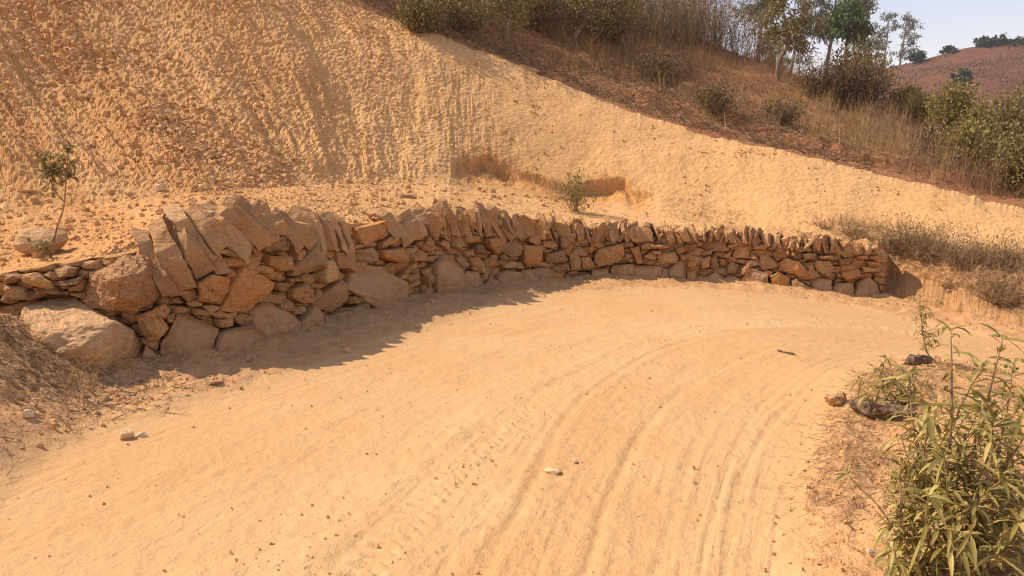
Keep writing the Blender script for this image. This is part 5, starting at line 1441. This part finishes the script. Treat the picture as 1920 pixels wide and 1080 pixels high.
# ------------------------------------------------------------------ brush, dry grass and dead wood on the hillside
def brush(mb_, P, H, rng, r0=0.008, twigs=5, lean=0.18, varr=(0, 1), segs=3, var=None):
    """thin standing stalks: chain of tapered segments with side twigs"""
    n = len(P)
    H = np.broadcast_to(H, (n,))
    d = np.array([0, 0, 1.0]) + rng.normal(0, lean, (n, 3)) * [1, 1, 0.3]
    v = varr[0] + (varr[1] - varr[0]) * rng.random(n) if var is None else var
    p = P - [0, 0, 0.05]
    nodes = [p]
    for k2 in range(segs):
        d = d + rng.normal(0, 0.10, (n, 3)); d /= np.linalg.norm(d, axis=1, keepdims=True)
        q_ = p + d * (H / segs)[:, None]
        cones(mb_, p, q_ + d * (H / segs * 0.25)[:, None], r0 * (1 - 0.28 * k2), v)
        nodes.append(q_); p = q_
    for k2 in range(twigs):
        i_ = rng.integers(1, segs + 1, n)
        b_ = np.choose(i_[:, None], nodes[:segs + 1]) if segs < 31 else nodes[1]
        b_ = b_ - (b_ - np.choose((i_ - 1)[:, None], nodes)) * rng.random(n)[:, None]
        e = b_ + (rng.normal(0, 0.28, (n, 3)) + [0, 0, 0.32]) * (H * rng.uniform(0.25, 0.6, n))[:, None]
        cones(mb_, b_, e, r0 * 0.42, v)
    return nodes
rs = np.random.default_rng(95)
hpx = np.broadcast_to(pxs_h[None, :], HX.shape)
hrow = 330 - (HV[..., 2] - CAMZ) / HV[..., 1] * F
fine = ((hpx > 560) & (hpx < 2000)).astype(float) * (np.arange(hn)[:, None] < n_h) * ((hrow > -330) & (hrow < 420))
# tall dense brush
mb, lf = MB(), MB()
lim = np.interp(hpx, [560, 760, 900, 1000, 1200, 1300, 1400, 1450], [60, 66, 62, 80, 100, 110, 128, 140])
tb = fine * (hrow < lim) * (hpx < 1465) * (0.35 + 0.65 * ss(fbm(HX * 0.8, HY * 0.8, 0 * HX, 2, 81) * 2 + 0.5)) * np.exp(-np.maximum(0, lim - hrow - 60) / 120)
P, N_, r_, c_ = sample_grid(HV, HN, tb, 5600, rs)
hh_ = rs.uniform(1.0, 2.3, len(P)) * np.interp(960 + F * P[:, 0] / P[:, 1], [600, 1250, 1330, 1465], [0.85, 1.05, 1.25, 0.7])
nodes = brush(mb, P, hh_, rs, 0.011, 6, 0.16)
for k_ in range(13):
    i_ = rs.integers(1, 4, len(P))
    Q_ = np.choose(i_[:, None], nodes) + rs.normal(0, 0.16, P.shape)
    leaves_flat(lf, Q_, rs.normal(0, 0.4, P.shape) + [0, 0, 0.4], rs.uniform(0.03, 0.10, len(P)), rs.uniform(0.015, 0.04, len(P)), rs)
o = mb.build('dry_brush', M['brush']); tag(o, 'dense tall dry brush with bare stalks covering the upper hillside', 'brush', kind='stuff')
o = lf.build('brush_leaves', M['leaf_oak']); tag(o, 'brownish withered leaves among the dry brush', 'brush', kind='stuff')
# golden dry grass and low weeds on the falling spur
mb = MB()
gd = fine * ss((hpx - 820) / 150) * (hrow > np.interp(hpx, [820, 1180, 1250], [40, 95, 120])) * (0.3 + 0.7 * ss(fbm(HX * 0.9, HY * 0.9, 0 * HX, 2, 83) * 2 + 0.4)) * ss((HY - HY[0] - np.interp(hpx, [850, 1200, 1500, 1700], [0.6, 0.6, 0.4, 0.12])) / 0.4)
P, N_, r_, c_ = sample_grid(HV, HN, gd, 8000, rs)
ci = rs.integers(0, 1300, len(P)); P = P[ci] + rs.normal(0, 0.10, P.shape) * [1, 1, 0.15]
brush(mb, P, (0.15 + 0.6 * rs.random(1300) ** 1.6)[ci] * rs.uniform(0.5, 1.1, len(P)), rs, 0.0045, 4, 0.38, segs=2, var=np.clip(rs.random(1300)[ci] + rs.normal(0, 0.15, len(P)), 0, 1))
tag(mb.build('golden_weeds', M['grassy']), 'golden brown dry weeds and grass on the falling spur', 'grass', kind='stuff')
mb = MB()
gd2 = gd * (0.25 + ss((hpx - 1560) / 120))
P, N_, r_, c_ = sample_grid(HV, HN, gd2, 5800, rs)
ci = rs.integers(0, 480, len(P)); P = P[ci] + rs.normal(0, 0.16, P.shape) * [1, 1, 0.15]
brush(mb, P, (0.25 + 0.75 * rs.random(480))[ci] * rs.uniform(0.4, 1.1, len(P)), rs, 0.006, 6, 0.42, segs=3, var=np.clip(rs.random(480)[ci] + rs.normal(0, 0.2, len(P)), 0, 1))
tag(mb.build('dry_thicket', M['thicket']), 'brown twiggy thicket along the crest at the right', 'brush', kind='stuff')
# dead sticks lying above the crest
mb = MB()
sd = fine * (hpx < 1620) * np.exp(-np.maximum(0, HY - HY[0] - 0.3) / 2.2) * ss((hpx - 620) / 200) * (HY > HY[0] + 0.12)
P, N_, r_, c_ = sample_grid(HV, HN, sd, 6500, rs)
litter(mb, P + N_ * 0.06 * rs.random(len(P))[:, None], N_, rs.uniform(0.12, 0.7, len(P)), rs.uniform(0.003, 0.009, len(P)), rs, 0.3)
tag(mb.build('dead_brushwood', M['brush']), 'dead sticks and cut brushwood scattered above the embankment crest', 'brushwood', kind='stuff')
mb = MB()
P, N_, r_, c_ = sample_grid(HV, HN, fine * (HY > HY[0] + 0.1) * (HY < HY[0] + 8), 5000, rs)
chips(mb, P, N_, 0.02 + 0.06 * rs.random(len(P)) ** 2.4, rs, 0.5, 0.3)
M['redchip'] = stone_mat('red_clods', [(0.0, (0.26, 0.11, 0.05)), (0.6, (0.36, 0.17, 0.075)), (1.0, (0.48, 0.29, 0.14))], 0.006, 3.0, False)
tag(mb.build('hillside_clods', M['redchip']), 'red clods and stones on the hillside soil', 'clods', kind='stuff')

# dry scrub on the bank right of the wall, individual dry bushes
def dry_bush(label, P0, H, Wd, n, seed, leafy=0, var=(0.2, 1.0), lm=None, r0=0.006, mat=None, name='dry_bush'):
    r = np.random.default_rng(seed)
    o_ = empty(name, tuple(P0)); tag(o_, label, 'dry bush', 'dry bushes on the bank beside the wall')
    mb_ = MB()
    a = r.uniform(0, 6.283, n); rr_ = np.sqrt(r.random(n)) * Wd * 0.25
    B = np.asarray(P0)[None] + np.stack([np.cos(a) * rr_, np.sin(a) * rr_, 0 * a], -1)
    nodes = brush(mb_, B, H * r.uniform(0.35, 1.15, n), r, r0, 8, 0.6 * Wd / H, var, 3)
    mb_.build('twigs', mat or M['thicket'], o_)
    if leafy:
        lf_ = MB()
        for k2 in range(leafy):
            i_ = r.integers(1, 4, n)
            Q_ = np.choose(i_[:, None], nodes) + r.normal(0, 0.09 * H, (n, 3))
            leaves_flat(lf_, Q_, r.normal(0, 0.4, (n, 3)) + [0, 0, 0.2], r.uniform(0.02, 0.05, n), r.uniform(0.008, 0.02, n), r)
        lf_.build('withered_leaves', lm or M['leaf_dark'], o_)
    return o_
dbs = [('sprawling grey dry bush just above the coping near the wall end', (1600, 440), 0.42, 0.9, 90, 2), ('dark dry bush behind the last coping stones of the wall', (1690, 462), 0.55, 0.85, 190, 8),
       ('brown feathery dry bush on the bank right of the wall end', (1745, 478), 0.6, 0.85, 190, 7), ('low tan dry weed on the scree above the wall', (1545, 425), 0.3, 0.6, 60, 1),
       ('dark dense dry bush at the right picture edge, higher on the bank', (1900, 500), 0.6, 0.9, 170, 8), ('thin dry bush on the bank between two larger ones', (1820, 492), 0.5, 0.8, 140, 6),
       ('grey tangled dry bush low at the right picture edge', (1895, 560), 0.55, 0.9, 180, 6), ('small dry bush at the foot of the bank by the road', (1880, 622), 0.3, 0.6, 90, 4), ('tiny dry weed tuft at the road edge below the bank', (1795, 596), 0.18, 0.4, 50, 3)]
for k_, (lb, pos, H, Wd, n, lfy) in enumerate(dbs):
    dry_bush(lb, slope_at_row(*pos), H, Wd, n, 700 + k_, lfy)
# bare small tree at the bank foot
base = slope_at_row(1803, 604); Yt = base[1]
o_ = empty('bare_sapling', tuple(base)); tag(o_, 'bare grey leafless sapling standing at the foot of the bank', 'sapling')
st = MB(); r = np.random.default_rng(801)
for pth, r0 in (([(1803, 604), (1803, 570), (1808, 545), (1800, 510)], 0.016), ([(1805, 562), (1822, 545), (1832, 520), (1830, 500)], 0.010), ([(1803, 575), (1795, 545), (1798, 515)], 0.009), ([(1808, 548), (1815, 525), (1812, 505)], 0.007),
                ([(1863, 590), (1858, 560), (1842, 540), (1830, 520)], 0.012), ([(1858, 562), (1850, 545), (1846, 520)], 0.008)):
    p_ = catmull(np.array([at(a, b, Yt + 0.1 * (1 - i_ / 4)) for i_, (a, b) in enumerate(pth)]), 6)
    tube(st, p_, np.linspace(r0, r0 * 0.3, len(p_)), 6)
    for j in range(14):
        q0 = p_[int(r.uniform(0.4, 0.99) * len(p_))]
        cones(st, q0[None], q0[None] + (r.normal(0, 0.12, (1, 3)) + [0, 0, 0.12]), 0.003, 0.5)
st.build('branches', M['bark'], o_, True)
# dry grass stalks at the pale boulder
gb = gp(140, 740)
o_ = empty('dry_grass_tuft', tuple(gb)); tag(o_, 'dry golden grass stalks in front of the pale boulder', 'grass')
st = MB(); r = np.random.default_rng(802)
for a, b in (((120, 735), (206, 650)), ((125, 738), (150, 675)), ((172, 735), (178, 690)), ((176, 738), (186, 692)), ((165, 735), (160, 690)), ((115, 735), (140, 690))):
    A_ = at(*a, gb[1] - 0.05); B_ = at(*b, gb[1] - 0.08)
    tube(st, curve_path(A_, B_, r.normal(0, 0.015, 3), 7), np.linspace(0.003, 0.001, 7), 4, 0.8)
    for j in range(7):
        f_ = r.uniform(0.5, 1.0); q0 = A_ + (B_ - A_) * f_
        cones(st, q0[None], q0[None] + (B_ - A_)[None] * 0.12 + r.normal(0, 0.025, (1, 3)), 0.0013, 0.9)
st.build('stalks', M['grassy'], o_)
# weeds growing on the scree and the bank face
mb = MB()
wd_ = inframe * ((EPX > 1240) * (ETV > -0.3) * (ETV < 0.25) * 0.5 + (EPX > 1500) * (ETV < 0.3) * 1.0 + 0.6 * (EPX > 1690) * (ETV < 0.4)) * ss(fbm(EV[..., 0] * 1.4, EV[..., 1] * 1.4, 0 * EPX, 3, 57) * 2.2 + 0.15)
P, N_, r_, c_ = sample_grid(EV, EN, wd_, 1700, rs)
brush(mb, P, rs.uniform(0.08, 0.28, len(P)), rs, 0.0028, 5, 0.5, segs=2)
P, N_, r_, c_ = sample_grid(EV, EN, wd_ + 0.02 * inframe * (EPX > 900), 2600, rs)
litter(mb, P, N_, rs.uniform(0.05, 0.3, len(P)), rs.uniform(0.0018, 0.004, len(P)), rs, 0.25)
tag(mb.build('dry_weeds', M['dry']), 'thin dry weeds scattered over the lower scree at the right', 'weeds', kind='stuff')

mb = MB()
rd_ = inframe * (D_ > 0.05) * np.exp(-((tl_ - 0.15) / 0.35) ** 2)
P, N_, r_, c_ = sample_grid(EV, EN, rd_, 420, rs)
P = P + N_ * 0.03
E_ = P + (rs.normal(0, 0.35, P.shape) + [0.15, -0.45, -0.75]) * rs.uniform(0.06, 0.30, len(P))[:, None]
cones(mb, P, E_, rs.uniform(0.0015, 0.005, len(P)), rs.random(len(P)) * 0.6)
P, N_, r_, c_ = sample_grid(EV, EN, inframe * (D_ > 0.05) * (tl_ > 0.2) * (tl_ < 1.6), 260, rs)
litter(mb, P, N_, rs.uniform(0.05, 0.25, len(P)), rs.uniform(0.0015, 0.004, len(P)), rs, 0.35)
tag(mb.build('exposed_roots', M['dry']), 'dry roots hanging in the eroded break of the embankment', 'roots', kind='stuff')

# ------------------------------------------------------------------ dusty air
mb = MB()
hx0, hx1, hy0, hy1, hz0, hz1 = -760.0, 760.0, -760.0, 760.0, -4.0, 46.0
mb.add([(a, b, c) for c in (hz0, hz1) for b in (hy0, hy1) for a in (hx0, hx1)], [(0, 2, 3, 1), (4, 5, 7, 6), (0, 1, 5, 4), (2, 6, 7, 3), (0, 4, 6, 2), (1, 3, 7, 5)])
hm = bpy.data.materials.new('dusty_air'); hm.use_nodes = True
nt = hm.node_tree; nt.nodes.remove(nt.nodes['Principled BSDF'])
pv = nt.nodes.new('ShaderNodeVolumePrincipled'); pv.inputs['Density'].default_value = 0.0005; pv.inputs['Color'].default_value = (0.93, 0.92, 0.94, 1); pv.inputs['Anisotropy'].default_value = 0.2
nt.links.new(pv.outputs[0], nt.nodes['Material Output'].inputs['Volume'])
tag(mb.build('haze', hm), 'thin dusty haze in the air', 'haze', kind='stuff')
